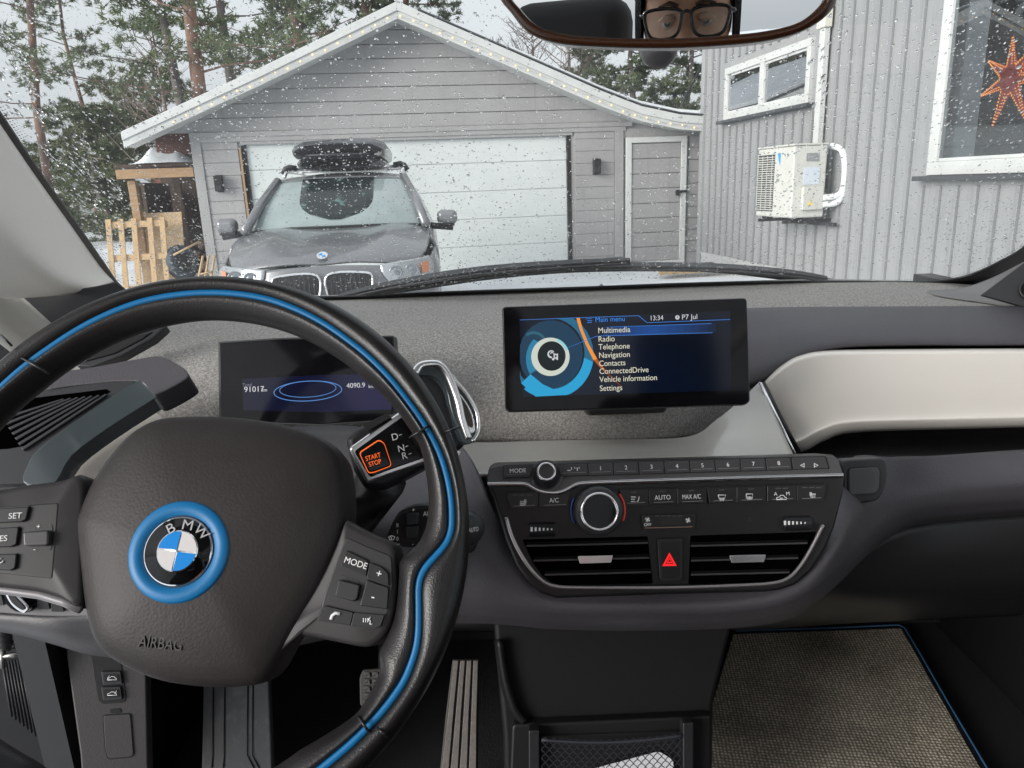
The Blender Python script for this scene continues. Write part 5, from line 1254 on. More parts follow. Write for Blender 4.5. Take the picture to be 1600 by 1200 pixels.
# airbag cover
hubpx = smoothline([(262, 651), (350, 650), (430, 660), (495, 680), (530, 706), (541, 745), (543, 800), (532, 850), (500, 925), (455, 1000), (430, 1045), (408, 1066), (375, 1073), (320, 1074), (250, 1064), (190, 1040), (152, 1010), (135, 960), (125, 880), (119, 820), (127, 790), (150, 742), (188, 692), (222, 664)], 5)
rings = []
ctr = wp.at(320, 860, .0)
for s, h in ((1.0, -.030), (1.006, -.012), (1.0, -.003), (.975, .003), (.93, .0065), (.82, .0105), (.6, .0145), (.35, .0165), (.12, .017)):
    rings.append([])
    for p in hubpx:
        q = wp.at(p.x, p.y, -.003); q = ctr + (q-ctr)*s + WN*h
        rings[-1].append(q)
hubm = MO('airbag_cover', *ring_fill(rings), airbagm, sw, smooth=True)
# roundel: blue ring, black ring with letters, quartered disc; the cover's front at the roundel is ~15 mm proud
eo = .0125
ec = wp.at(283, 862, eo)
er = (wp.at(361, 862, eo)-wp.at(205, 862, eo)).length/2
lathe('roundel_ring', ec, WN, wp.r, [(er*1.03, -.004), (er*1.0, .0035), (er*.96, .0050), (er*.73, .0050), (er*.70, .0030), (er*.69, -.002)], blue, sw, close=False, n=72)
emb = lathe('roundel', ec, WN, wp.r, [(er*.685, -.001), (er*.685, .0042), (er*.67, .0050)], chrome, sw, n=64)
lathe('roundel_black', ec, WN, wp.r, [(er*.65, .0040), (er*.65, .00535)], gloss, emb, n=64)
lathe('roundel_inner_edge', ec, WN, wp.r, [(er*.405, .005), (er*.405, .0060)], chrome, emb, n=48)
rot0 = -.16
qb = mat('enamel_blue', (.015, .22, .62), .12, coat=.6); qw = mat('enamel_white', (.60, .58, .58), .12, coat=.6)
for q in range(4):
    a0 = rot0+q*math.pi/2; R1 = er*.385; g = .00045
    pts = [Vector((g, g))]+[Vector((max(g, R1*math.cos(t)), max(g, R1*math.sin(t)))) for t in [i*math.pi/2/12 for i in range(13)]]
    P3 = [ec + wp.r*(p.x*math.cos(a0)-p.y*math.sin(a0)) + wp.u*(p.x*math.sin(a0)+p.y*math.cos(a0)) + WN*.0064 for p in pts]
    MO('roundel_quarter', *slabv(P3, WN, .0006), qb if q in (1, 3) else qw, emb)
silverL = mat('letter_silver', (.72, .72, .74), .2, .8)
for ch, an in (('B', 37), ('M', -1), ('W', -37)):
    t = math.pi/2 + R_(an) + rot0*.9; c = ec + (wp.r*math.cos(t)+wp.u*math.sin(t))*er*.525
    cpx = (c-CAM); X = cpx.dot(_R)/cpx.dot(_F)*FPX+800; Y = 600-cpx.dot(_U)/cpx.dot(_F)*FPX
    text(ch, wp, X, Y, 15.5, eo+.0062, silverL, emb, rot=R_(an)+rot0*.9, bold=.045, thick=.0006, xs=1.1)
text('AIRBAG', wp, 252, 1006, 17, .0098, mat('emboss', (.018, .017, .017), .5), sw, rot=-.13, thick=.0024, xs=.82, bold=.012)
# horn mark
tube('horn_mark', [wp.at(x, y, .0052) for x, y in ((174, 788), (178, 795), (184, 796), (187, 790))], .0004, black, sw, n=4)
tube('horn_mark', [wp.at(x, y, .0052) for x, y in ((168, 781), (169, 792))], .0004, black, sw, n=4)
# right spoke switch pad
spd = wp.at(560, 930, 0)
spk = Plane(wp.at(560, 920, -.002), (WN + Vector((-.06, 0, .0))).normalized())
spm = mat('spoke_satin', (.030, .028, .029), .38, spec=.35, bump=('noise', 1200, .06))
def dome(name, pl, px, h, m, par, steps=((1, -.012), (1, -.001), (.985, .0012), (.95, .0024), (.88, .003)), cx=None):
    pts = smoothline(px, 4); P3 = [pl.at(p.x, p.y, 0) for p in pts]; c = sum(P3, Vector())/len(P3)
    rg = [[c+(q-c)*s+pl.n*z*h for q in P3] for s, z in steps]
    return MO(name, *ring_fill(rg), m, par, smooth=True)
dome('spoke', spk, [(541, 815), (552, 818), (580, 832), (617, 850), (621, 880), (622, 915), (619, 950), (610, 982), (592, 1004), (570, 1011), (530, 1004), (470, 993), (450, 1005), (425, 1030), (420, 1000), (470, 955), (505, 900), (528, 850)], 1.6, spm, sw)
slab('switch_field', spk, rounded([(541, 838), (571, 852), (612, 868), (614, 915), (606, 958), (594, 981), (496, 968), (508, 925), (528, 870)], 6), .0052, .002, mat('switch_field', (.016, .0155, .016), .35, bump=('noise', 1200, .08)), sw, bevel=.001)
def wb(px, lab=None, ts=7, rot=-.25, off=.0055, tx=0, ty=0, r=2.5): return button(spk, px, off, .0022, mat('wheel_button', (.013, .0125, .013), .28, bump=('noise', 1200, .06)), sw, lab, ts, r=r, rot=rot, tx=tx, ty=ty, name='switch', bev=.0008)
wb([(541, 860), (574, 876), (572, 900), (532, 884)], 'MODE', 9.5, -.33, xs_ if False else .0055, 1, 0)
b_ = wb([(578, 879), (596, 886), (606, 896), (607, 915), (573, 903)]); text('+', spk, 592, 897, 12, .0082, white_mark, b_, rot=-.3)
b_ = wb([(573, 906), (607, 918), (605, 952), (562, 946)]); text('-', spk, 583, 932, 14, .0082, white_mark, b_, rot=-.2)
slab('roller_recess', spk, rounded([(530, 897), (562, 908), (556, 940), (514, 932), (516, 920)], 4), .0056, .0008, black, sw)
rl = slab('roller', spk, rounded([(529, 905), (562, 914), (558, 936), (552, 940), (523, 931)], 3), .0095, .005, dplas, sw, bevel=.002, seg=3)
b_ = wb([(506, 946), (552, 957), (547, 977), (495, 969)]); tube('phone_icon', [spk.at(x, y, .0084) for x, y in ((517, 968), (519, 962), (524, 958), (531, 959))], .0011, white_mark, b_, n=6)
b_ = wb([(553, 957), (601, 961), (594, 979), (585, 982), (548, 978)])
for x in (567, 570.5, 574): tube('voice_icon', [spk.at(x+1.2*math.cos(a), 969+4*math.sin(a), .0084) for a in (-1, -.4, .4, 1)], .0004, white_mark, b_, n=4)
tube('voice_icon', [spk.at(x, y, .0084) for x, y in ((579, 964), (576, 968), (579, 970), (578, 975), (582, 975))], .0005, white_mark, b_, n=4)
# left spoke
spl = Plane(wp.at(60, 850, -.002), (WN + Vector((.06, 0, .0))).normalized())
dome('spoke', spl, [(-60, 770), (0, 766), (50, 757), (100, 751), (133, 744), (137, 800), (135, 900), (130, 950), (100, 937), (62, 926), (0, 919), (-60, 912)], 1.6, spm, sw)
MO('spoke_edge', *tubev([spl.at(x, y, .0) for x, y in ((-60, 914), (0, 921), (62, 929), (100, 940), (127, 952))], .0030, 8), satin if False else mat('spoke_grey_edge', (.26, .25, .26), .3, .3), sw, smooth=True)
slab('switch_field', spl, rounded([(-40, 795), (92, 785), (82, 905), (-40, 892)], 5), .0052, .002, mat('switch_field'), sw, bevel=.001)
def wl(px, lab=None, ts=8, tx=0, ty=0): return button(spl, px, .0055, .0022, mat('wheel_button'), sw, lab, ts, r=2.5, rot=.04, tx=tx, ty=ty, name='switch', bev=.0008)
wl([(-20, 796), (45, 791), (40, 812), (33, 815), (-20, 817)], 'SET', 9, 8, 0)
wl([(-20, 826), (29, 823), (25, 851), (17, 854), (-20, 855)], 'RES', 9, -5, 0)
b_ = wl([(-20, 867), (26, 865), (23, 888), (16, 891), (-20, 889)]); tube('icon', [spl.at(1+4*math.cos(a), 876+3.4*math.sin(a), .0084) for a in (0, .8, 1.6, 2.4, 3.2, 4, 5)], .0005, white_mark, b_, n=4)
slab('roller_recess', spl, rounded([(36, 822), (82, 819), (80, 860), (34, 855)], 5), .0056, .0008, black, sw)
slab('roller', spl, rounded([(35, 831), (76, 828), (75, 852), (36, 853)], 5), .010, .005, mat('roller_grey', (.05, .049, .05), .3), sw, bevel=.0025, seg=3)
text('+', spl, 60, 823, 7.5, .0062, white_mark, sw); text('-', spl, 54, 858, 8, .0062, white_mark, sw)
# column behind the hub
MO('column', *tubev([WC - WN*.03, WC - WN*.14, WC - WN*.26], [.075, .062, .055], 24), dplas, sw, smooth=True)
slab('hub_back', wp, smoothline([(190, 800), (200, 700), (330, 680), (460, 700), (500, 790), (560, 850), (560, 940), (440, 1000), (330, 1030), (200, 1000), (150, 930), (140, 850)], 3), -.022, .03, black, sw)

# ================================================================== GEAR SELECTOR
gs = thing('gear_selector', PY(640, 700, .62), 'column gear lever with silver framed start button and chrome grip right of the wheel', 'gear selector')
gn = Plane(PY(620, 710, .600), Vector((.10, -.90, .42)))
body_px = [(541, 688), (556, 672), (610, 646), (655, 570), (690, 563), (722, 602), (748, 650), (747, 680), (720, 702), (660, 735), (600, 762), (572, 762), (553, 736)]
slab('body', gn, rounded([(539, 686), (556, 668), (600, 648), (640, 640), (690, 690), (680, 722), (600, 765), (570, 764), (552, 736)], 8), -.006, .045, dplas, gs, bevel=.007, seg=3)
slab('silver_frame', gn, rounded([(544, 700), (625, 642), (690, 662), (692, 714), (608, 743), (572, 756)], 6), 0, .012, satin, gs, bevel=.0028, seg=3)
slab('face', gn, rounded([(553, 705), (628, 651), (684, 672), (684, 708), (606, 735), (578, 746)], 5), .0014, .003, gloss, gs, bevel=.001)
slab('start_button_glow', gn, rounded([(560.5, 707), (592, 686.3), (600.7, 692), (612.3, 727.8), (584, 738.8), (575.4, 739.8)], 5), .0019, .002, orange_lit, gs)
sb = slab('start_button', gn, rounded([(562, 708), (592, 688), (600, 693), (611, 727), (584, 737), (576, 738)], 5), .0042, .004, gloss, gs, bevel=.0012)
text('START', gn, 583, 714, 7.2, .0046, orange_lit, sb, rot=.26, xs=.8, bold=.015); text('STOP', gn, 586, 723.5, 7.2, .0046, orange_lit, sb, rot=.26, xs=.8, bold=.015)
for ch, x, y in (('D', 617, 683), ('N', 627, 701), ('R', 632, 712.5)):
    text(ch, gn, x, y, 10.5, .0026, white_mark, gs, rot=.2)
    tube('gate_line', [gn.at(x+6.5, y-2.8, .0022), gn.at(x+11, y-4.5, .0022)], .0004, white_mark, gs, n=4)
slab('park_button', gn, rounded([(566, 664), (604, 646), (612, 652), (574, 674)], 2), .002, .006, black, gs, bevel=.001)
# grip: cranks up and back to a chrome framed head at the upper right
hp_ = Plane(PY(710, 630, .585), Vector((.42, -.82, .38)))
slab('grip_core', hp_, smoothline([(640, 610), (650, 578), (690, 570), (716, 600), (742, 650), (738, 684), (716, 706), (690, 706), (660, 660)], 3), -.002, .035, dplas, gs, bevel=.008, seg=3)
MO('neck', *tubev([gn.at(672, 690, -.02), hp_.at(700, 655, -.02), hp_.at(712, 640, -.015)], [.022, .024, .02], 14), dplas, gs, smooth=True)
fr = smoothline([(642, 578), (656, 567), (683, 566), (694, 574), (707, 594), (727, 612), (744, 640), (748, 668), (744, 686), (732, 694), (722, 688), (712, 662), (705, 640), (696, 606), (676, 588), (652, 586)], 4)
rg = [hp_.at(p.x, p.y, 0) for p in fr]; 
slab('grip_head', hp_, [(p.x, p.y) for p in fr], .006, .016, slate, gs, bevel=.0055, seg=4)
tube('grip_frame', [hp_.at(x, y, .0068) for x, y in [(p.x, p.y) for p in smoothline([(648, 584), (658, 571), (682, 569), (696, 580), (706, 600), (716, 628), (722, 656), (732, 686)], 5, False)]], .0034, satin, gs)
tube('grip_edge', [hp_.at(p.x, p.y, .0062) for p in smoothline([(696, 576), (712, 596), (730, 617), (745, 645), (747, 672), (738, 690)], 5, False)], .0020, satin, gs)
slab('grip_recess', hp_, smoothline([(716, 616), (722, 618), (736, 640), (742, 662), (742, 674), (734, 676), (724, 660), (716, 634)], 3), .0075, .002, satin, gs, bevel=.0008)
slab('grip_recess_dark', hp_, smoothline([(718, 621), (722, 622), (734, 642), (739, 660), (738, 668), (731, 664), (723, 650), (717, 634)], 3), .0079, .001, mat('recess_brown', (.05, .035, .03), .25), gs)
MO('arm', *tubev([gn.at(600, 745, -.03), gn.at(560, 800, -.07), WC - WN*.10 + Vector((.02, 0, 0))], [.022, .024, .03], 12), black, gs, smooth=True)

# wiper stalk
wk = thing('wiper_stalk', PY(650, 830, .62), 'black wiper stalk with thumb wheel and round AUTO end button behind the rim', 'stalk')
kp = Plane(PY(660, 825, .60), Vector((.05, -.95, .25)))
slab('paddle', kp, smoothline([(604, 845), (618, 808), (640, 794), (676, 790), (730, 800), (748, 815), (746, 850), (730, 866), (680, 852), (640, 856), (620, 852)], 4), 0, .018, black, wk, bevel=.004)
for y in (812, 832): slab('thumb_rocker', kp, rounded([(634, y-9), (654, y-10), (653, y+8), (636, y+9)], 3), .006, .006, dplas2, wk, bevel=.002)
text('+', kp, 646, 797, 6, .0006, white_mark, wk); text('-', kp, 645, 850, 6, .0006, white_mark, wk); text('AU', kp, 667, 803, 7.5, .0006, white_mark, wk, xs=.8)
for ch, y in (('II', 821), ('I', 831), ('0', 842), ('1x', 851)): text(ch, kp, 621, y, 6, .0006, white_mark, wk, xs=.8)
icon([[(-2, -1), (0, -1.6), (2, -1), (1.2, 1), (-1.2, 1), (-2, -1)], [(0, .6), (-.6, -1)]], 612, 841, 2.4, wk, kp, .0008)
ec_ = Plane(PY(741, 827, .60), Vector((.45, -.88, .15)))
lathe('end_button', ec_.at(735, 828, 0), ec_.n, ec_.r, [(.0145, -.02), (.0145, -.001), (.012, .001)], dplas2, wk, n=32)
text('AUTO', ec_, 740, 828, 7, .0014, white_mark, wk, xs=.6)

# ================================================================== REAR VIEW MIRROR + DRIVER
mc = PY(1042, 20, .50) 
face = Vector((-.035, -.17, 1.463))
mn = ((CAM-mc).normalized() + (face-mc).normalized()).normalized()
mp = Plane(mc, mn)
mirr = thing('rear_view_mirror', mc + Vector((0, .05, .12)), 'dark interior mirror, reflected orange tinted into its rim, hanging at the top centre, reflecting the driver in glasses', 'mirror')
shell = smoothline([(779, -10), (800, 22), (824, 50), (862, 66), (920, 73), (1040, 76), (1150, 70), (1215, 61), (1258, 47), (1292, 24), (1308, -6), (1300, -60), (1240, -95), (1040, -110), (850, -100), (790, -60)], 4)
warm_rim = mat('mirror_rim', (.045, .016, .006), .22)  # orange reflected glow is put into the rim's own colour
inner = smoothline([(796, -10), (812, 14), (836, 38), (868, 50), (922, 57.5), (1040, 60), (1150, 54), (1210, 46), (1250, 34), (1278, 12), (1290, -10), (1282, -52), (1230, -80), (1040, -94), (856, -84), (806, -50)], 4)
P_o = [mp.at(p.x, p.y, -.004) for p in shell]; P_i = [mp.at(p.x, p.y, .0) for p in inner]
P_m = [mp.at((a.x*.55+b.x*.45), (a.y*.55+b.y*.45), .0045) for a, b in zip(shell, inner)]
P_i2 = [mp.at(p.x, p.y, -.003) for p in inner]
P_b = [p - mn*.022 for p in P_o]; cb_ = sum(P_b, Vector())/len(P_b); P_b2 = [cb_ + (p-cb_)*.72 - mn*.018 for p in P_b]
MO('rim', *ring_fill([P_b2, P_b, P_o, P_m, P_i, P_i2], False), warm_rim, mirr, smooth=True)
MO('back_cover', *ring_fill([P_b2, [cb_ + (p-cb_)*.3 - mn*.024 for p in P_b2]]), dplas, mirr, smooth=True)
MO('mirror_glass', *slabv(P_i2, mn, .001), mat('mirror_silver', (.82, .84, .84), .0, 1), mirr)
MO('stem', *tubev([mc - mn*.03, mc - mn*.06 + Vector((0, .03, .05)), GP.at(1040, -140, .0)], [.014, .014, .02], 12), dplas, mirr, smooth=True)
sn = lathe('rain_sensor', PY(1029, 74, .66), Vector((0, -.5, -.87)), Vector((1, 0, 0)), [(.017, -.05), (.0165, -.004), (.0145, .008), (.010, .013), (.004, .014)], mat('sensor_grey', (.12, .115, .12), .3), mirr)
def mirror_pt(px, py, dist):
    """real position of what the mirror shows at this pixel, dist metres behind the mirror glass"""
    d = ray(px, py).normalized(); h = mp.at(px, py); r = d - mn*2*d.dot(mn); return h + r*dist
# ---- the driver
FC = mirror_pt(1073, 30, .86)
man = thing('person', Vector((FC.x, FC.y-.05, .75)), 'driver in dark knit cap and black framed glasses, seen only in the rear view mirror', 'person')
fwd = (mc - FC); fwd.z = 0; fwd = fwd.normalized(); fwd = (Matrix.Rotation(R_(0), 3, 'Z') @ fwd); rt = fwd.cross(EZ).normalized(); upv = (EZ + _R*0).normalized()
skin = mat('skin', (.50, .27, .17), .5, var=(30, (.42, .20, .13), .45, .7))
def H(x, y, z): return FC + rt*x + fwd*y + upv*z      # head coordinates: eyes at z=0, face front y=0
vs = []; fs = []; NU, NV = 40, 34
for j in range(NV+1):
    ph = math.pi*j/NV - math.pi/2
    for i in range(NU):
        th = 2*math.pi*i/NU
        x = math.cos(ph)*math.sin(th); y = math.cos(ph)*math.cos(th); z = math.sin(ph)
        X = x*.076; Y = y*.098-.093; Z = z*.120 + .005
        if z < -.2: X *= 1-.30*(-z-.2); Y += .012*(-z)*max(0, y)
        fr_ = max(0, y)
        def gss(cx, cz, sx, sz): return math.exp(-((X-cx)/sx)**2-((Z-cz)/sz)**2)*(1 if y > .2 else 0)
        Y += .024*gss(0, -.032, .011, .016) + .012*gss(0, -.008, .009, .022) - .010*(gss(.032, -.002, .016, .011)+gss(-.032, -.002, .016, .011)) + .005*(gss(.03, .018, .022, .007)+gss(-.03, .018, .022, .007)) + .006*gss(0, -.068, .022, .008) + .006*gss(0, -.100, .02, .012)
        vs.append(H(X, Y, Z))
for j in range(NV):
    for i in range(NU): fs.append([j*NU+i, j*NU+(i+1) % NU, (j+1)*NU+(i+1) % NU, (j+1)*NU+i])
# neck and body continue the same mesh object
bodyv = MB(); bodyv.add(vs, fs)
bodyv.tube([H(0, -.10, -.08), H(0, -.115, -.16), H(0, -.13, -.20)], [.052, .056, .065], 18)
MO('head', bodyv.v, bodyv.f, skin, man, smooth=True)
eyew = mat('eye_white', (.38, .33, .31), .2); iris = mat('iris', (.06, .05, .04), .1)
for s in (-1, 1):
    c = H(s*.031, -.013, -.002)
    lathe('eye', c, fwd, rt, [(.0115, -.006), (.0115, 0), (.010, .0055), (.006, .0095), (.002, .011)], eyew, man, n=16)
    disc('iris', c+fwd*.0108-upv*.002, fwd, rt, .0052, .001, iris, man, n=14)
    MO('eyelid', *tubev([H(s*.017, -.006, .000), H(s*.024, -.001, .0035), H(s*.033, -.001, .0038), H(s*.045, -.008, .000)], [.003, .0062, .0062, .003], 8), skin, man, smooth=True)
    MO('eyebrow', *tubev([H(s*.014, .006, .021), H(s*.028, .006, .026), H(s*.046, -.002, .022)], [.003, .0038, .0015], 6), mat('brow_hair', (.06, .035, .02), .8), man, smooth=True)
MO('lips', *tubev([H(-.024, -.004, -.068), H(-.008, .006, -.065), H(.008, .006, -.065), H(.024, -.004, -.068)], [.002, .0042, .0042, .002], 8), mat('lip_skin', (.36, .13, .11), .5), man, smooth=True)
# glasses
gl_ = bpy.data.objects.new('glasses', None); COL.objects.link(gl_); gl_.parent = man; gl_.matrix_parent_inverse = WORLD['person'].inverted(); gl_['part'] = 1; WORLD['glasses'] = Matrix.Identity(4)
fm = mat('spectacle_black', (.01, .01, .011), .2)
fr_ = MB()
for s in (-1, 1):
    o_ = smoothline([(s*.008, .012), (s*.020, .019), (s*.045, .020), (s*.066, .016), (s*.067, .004), (s*.060, -.018), (s*.045, -.025), (s*.024, -.024), (s*.012, -.014)], 4)
    fr_.tube([H(p.x, .020-.10*p.x*p.x*8, p.y-.002) for p in o_], .0028, 7, True)
    MO('lens', *slabv([H(p.x*.98, .020-.8*p.x*p.x, p.y-.002) for p in o_], fwd, .001), glassmat('lens_glass', (.9, .9, .88), 1.0), gl_)
    fr_.tube([H(s*.066, .014, .010), H(s*.074, .008, .010), H(s*.082, -.09, .008)], .0028, 6)
fr_.tube([H(-.009, .022, .010), H(0, .025, .013), H(.009, .022, .010)], .0026, 7)
fr_.build('frame', fm, gl_, smooth=True)
# knit cap
knit = mat('knit_black', (.012, .012, .016), .95, bump=('v', 260, .9), dist=.002)
rg = []
for z_, sx in ((.040, 1.05), (.048, 1.16), (.085, 1.15), (.11, 1.02), (.135, .75), (.148, .4), (.152, .1)):
    rg.append([H(math.sin(a)*.082*sx, math.cos(a)*.104*sx-.095, z_ - .055*(math.cos(a) < 0)*(-math.cos(a))*(z_ < .05)) for a in [2*math.pi*i/32 for i in range(32)]])
MO('knit_cap', *ring_fill(rg), knit, man, smooth=True)
for s in (-1, 1): MO('cap_side', *ring_fill([[H(s*.078+s*.011*k2, -.095+.045*math.cos(a)*(1-.2*k2), .005+.052*math.sin(a)) for a in [2*math.pi*i/16 for i in range(16)]] for k2 in (0, 1)]), knit, man, smooth=True)
# jacket: torso with shoulders and arms resting forward, one surface
jk = mat('orange_jacket', (.75, .19, .02), .7, bump=('noise', 60, .4), dist=.003)
sk = bpy.data.meshes.new('jacket')
J = [H(0, -.16, -.62), H(0, -.15, -.42), H(0, -.14, -.27), H(0, -.125, -.195), H(.17, -.14, -.26), H(.21, -.08, -.50), H(.13, .12, -.50), H(-.17, -.14, -.26), H(-.21, -.08, -.50), H(-.13, .12, -.50)]
sk.from_pydata([tuple(v) for v in J], [(0, 1), (1, 2), (2, 3), (2, 4), (4, 5), (5, 6), (2, 7), (7, 8), (8, 9)], [])
jo = bpy.data.objects.new('jacket', sk); link(jo, man); sk.materials.append(jk)
jo.modifiers.new('k', 'SKIN'); su = jo.modifiers.new('u', 'SUBSURF'); su.levels = 2; su.render_levels = 2
for i, r in enumerate((.15, .16, .12, .06, .075, .055, .042, .075, .055, .042)): sk.skin_vertices[0].data[i].radius = (r*1.15 if i < 3 else r, r)
# ================================================================== CABIN SHELL
shellm = mat('headliner', (.58, .57, .54), .9, bump=('noise', 500, .3))
doorm = mat('door_card', (.06, .06, .065), .6)
cab = thing('cabin_shell', (.14, 0, .38), 'roof lining, doors and floor enclosing the cabin around the dashboard', 'car cabin')
surf('headliner', [[Vector((x, y, z+.03*(1-((x-.14)/.76)**2))) for x in (-.60, -.4, .14, .68, .88)] for y, z in ((.60, 1.60), (.3, 1.66), (0, 1.68), (-.45, 1.69))], shellm, cab, n=4, m=4, solid=.02, solidoff=1)
for s, x in ((-1, -.66), (1, .94)):
    tube('roof_frame', [Vector((x-s*.03, .98, 1.16)), Vector((x-s*.03, .60, 1.50)), Vector((x-s*.05, .40, 1.62)), Vector((x-s*.06, -.45, 1.66)), Vector((x-s*.06, -1.6, 1.62))], .03, shellm, cab)
MO('door', *boxv((.94, .28, .66), (.05, 1.4, .62)), doorm, cab, bevel=.01)
MO('armrest', *boxv((.895, .1, .88), (.05, .7, .07)), doorm, cab, bevel=.015)
MO('side_window', [Vector((.94, .95, 1.0)), Vector((.94, .45, 1.58)), Vector((.94, -.40, 1.6)), Vector((.94, -.40, .98))], [[0, 1, 2, 3]], glassmat('side_glass', (.92, .95, .93), .8), cab)
MO('rear_wall', *boxv((.14, -1.62, .84), (1.6, .05, .72)), doorm, cab)
for x in (-.68, .95): MO('side_pillar', *boxv((x, -.72, 1.2), (.08, .24, .90)), shellm, cab, bevel=.02)
MO('rear_bench', *boxv((.14, -1.25, .93), (1.3, .2, .64)), mat('seat_cloth', (.035, .034, .036), .9, bump=('noise', 400, .5)), cab, bevel=.05)
MO('floor', *boxv((.14, -.1, .375), (1.7, 3.1, .02)), carpet, cab)
MO('firewall', *boxv((.14, 1.66, .72), (1.7, .04, .72)), black, cab)
MO('toe_board', [Vector((-.7, 1.64, .75)), Vector((1.0, 1.64, .75)), Vector((1.0, 1.40, .40)), Vector((-.7, 1.40, .40))], [[0, 1, 2, 3]], carpet, cab)
MO('side_lining', *boxv((.93, 1.25, .75), (.04, .8, .75)), black, cab); MO('side_lining', *boxv((-.645, 1.25, .72), (.04, .8, .70)), black, cab)
MO('dash_bulkhead', *boxv((.14, 1.36, 1.05), (1.6, .02, .16)), black, cab)
# seats
seatm = mat('seat_cloth', (.035, .034, .036), .9, bump=('noise', 400, .5))
def seat_(cx, lab, hp=None):
    t = thing('front_seat', (cx, -.3, .4), lab, 'car seat', 'front seats')
    MO('cushion', *boxv((cx, -.12, .66), (.50, .52, .16)), seatm, t, bevel=.05, seg=4)
    MO('backrest', *boxv((cx, -.52, 1.0), (.50, .14, .68), Matrix.Rotation(R_(14), 3, 'X')), seatm, t, bevel=.05, seg=4)
    c = hp or Vector((cx, -.60, 1.44))
    MO('headrest', *boxv(c, (.25, .11, .22), Matrix.Rotation(R_(8), 3, 'X')), seatm, t, bevel=.045, seg=4)
    for s in (-1, 1): tube('headrest_post', [c+Vector((s*.06, 0, -.20)), c+Vector((s*.06, 0, -.06))], .007, satin, t)
hpos = mirror_pt(892, 92, 1.15)
seat_(hpos.x, "black cloth driver seat behind the steering wheel", hpos)
seat_(.50, 'black cloth passenger seat behind the glovebox side')


# ================================================================== FOOTWELLS
FZ = Plane((0, 0, .40), Vector((0, 0, 1)))
# mat weave
wmn = bpy.data.materials.new('woven_mat'); wmn.use_nodes = True; t = wmn.node_tree; b = t.nodes['Principled BSDF']; b.inputs['Roughness'].default_value = .9
tcn = t.nodes.new('ShaderNodeTexCoord'); mpn = t.nodes.new('ShaderNodeMapping'); mpn.inputs['Scale'].default_value = (160, 150, 160); mpn.inputs['Rotation'].default_value = (0, 0, .15)
vor = t.nodes.new('ShaderNodeTexVoronoi'); vor.inputs['Randomness'].default_value = .22; vor.inputs['Scale'].default_value = 1
cr = t.nodes.new('ShaderNodeValToRGB'); cr.color_ramp.elements[0].color = (.92, .82, .66, 1); cr.color_ramp.elements[0].position = .12; cr.color_ramp.elements[1].color = (.24, .21, .165, 1); cr.color_ramp.elements[1].position = .5
nn_ = t.nodes.new('ShaderNodeTexNoise'); nn_.inputs['Scale'].default_value = 7; nn_.inputs['Detail'].default_value = 4
mr2 = t.nodes.new('ShaderNodeMapRange'); mr2.inputs['From Min'].default_value = .3; mr2.inputs['From Max'].default_value = .7; mr2.inputs['To Min'].default_value = .55; mr2.inputs['To Max'].default_value = 1.15
sc_ = t.nodes.new('ShaderNodeVectorMath'); sc_.operation = 'SCALE'; LL = t.links.new
LL(tcn.outputs['Object'], mpn.inputs[0]); LL(mpn.outputs[0], vor.inputs['Vector']); LL(vor.outputs['Distance'], cr.inputs[0]); LL(tcn.outputs['Object'], nn_.inputs['Vector']); LL(nn_.outputs['Fac'], mr2.inputs[0])
LL(cr.outputs[0], sc_.inputs[0]); LL(mr2.outputs[0], sc_.inputs['Scale']); LL(sc_.outputs[0], b.inputs['Base Color'])
bpn = t.nodes.new('ShaderNodeBump'); bpn.inputs['Distance'].default_value = .002; bpn.invert = True; LL(vor.outputs['Distance'], bpn.inputs['Height']); LL(bpn.outputs[0], b.inputs['Normal'])
fmat = thing('floor_mat', FZ.at(1300, 1100), 'grey brown woven floor mat with thin blue piping in the passenger footwell', 'floor mat')
slab('woven_field', FZ, [(1146, 991), (1408, 982), (1530, 1198), (1600, 1330), (1095, 1330), (1112, 1200), (1114, 1097)], .012, .006, wmn, fmat)
slab('border', FZ, rounded([(1140, 983), (1414, 975), (1546, 1205), (1618, 1335), (1085, 1335), (1106, 1200), (1108, 1097)], 4), .010, .008, dplas, fmat, bevel=.002)
tube('piping', [FZ.at(x, y, .013) for x, y in ((1150, 986), (1300, 981), (1404, 976.5), (1414, 981), (1440, 1025), (1480, 1095), (1540, 1196), (1610, 1320))], .0016, mat('blue_piping', (.04, .13, .26), .5), fmat, n=6)
# centre stack
cs = thing('centre_stack', (.13, .8, .4), 'dark plastic centre stack below the console with a net pocket', 'centre stack')
csp = Plane(PY(950, 1050, .84), Vector((0, -.97, .22)))
slab('column', csp, [(770, 965), (1150, 965), (1140, 1000), (1116, 1098), (1114, 1330), (790, 1330), (786, 1150), (776, 1040)], -.01, .30, mat('stack_plastic', (.0065, .0065, .0075), .5, spec=.3, bump=('noise', 800, .1)), cs, bevel=.008)
surf('side_rib', [[csp.at(x, y, -.012) for x, y in ((774, 1000), (782, 1060), (797, 1110), (812, 1128))], [csp.at(x, y, .006) for x, y in ((779, 1000), (788, 1060), (803, 1110), (818, 1130))], [csp.at(x, y, .0) for x, y in ((786, 1000), (795, 1060), (810, 1108), (824, 1126))]], mat('stack_plastic'), cs, n=4, m=3)
pk_ = Plane(PY(950, 1170, .80), Vector((0, -.96, .28)))
slab('pocket_shelf', pk_, rounded([(800, 1132), (1112, 1118), (1113, 1330), (792, 1330)], 8), -.01, .03, mat('stack_plastic'), cs, bevel=.004)
for x in (834, 1075): slab('net_holder', pk_, rounded([(x-8, 1142-(x-834)*.05), (x+9, 1141-(x-834)*.05), (x+9, 1330), (x-7, 1330)], 3), .012, .02, dplas, cs, bevel=.003)
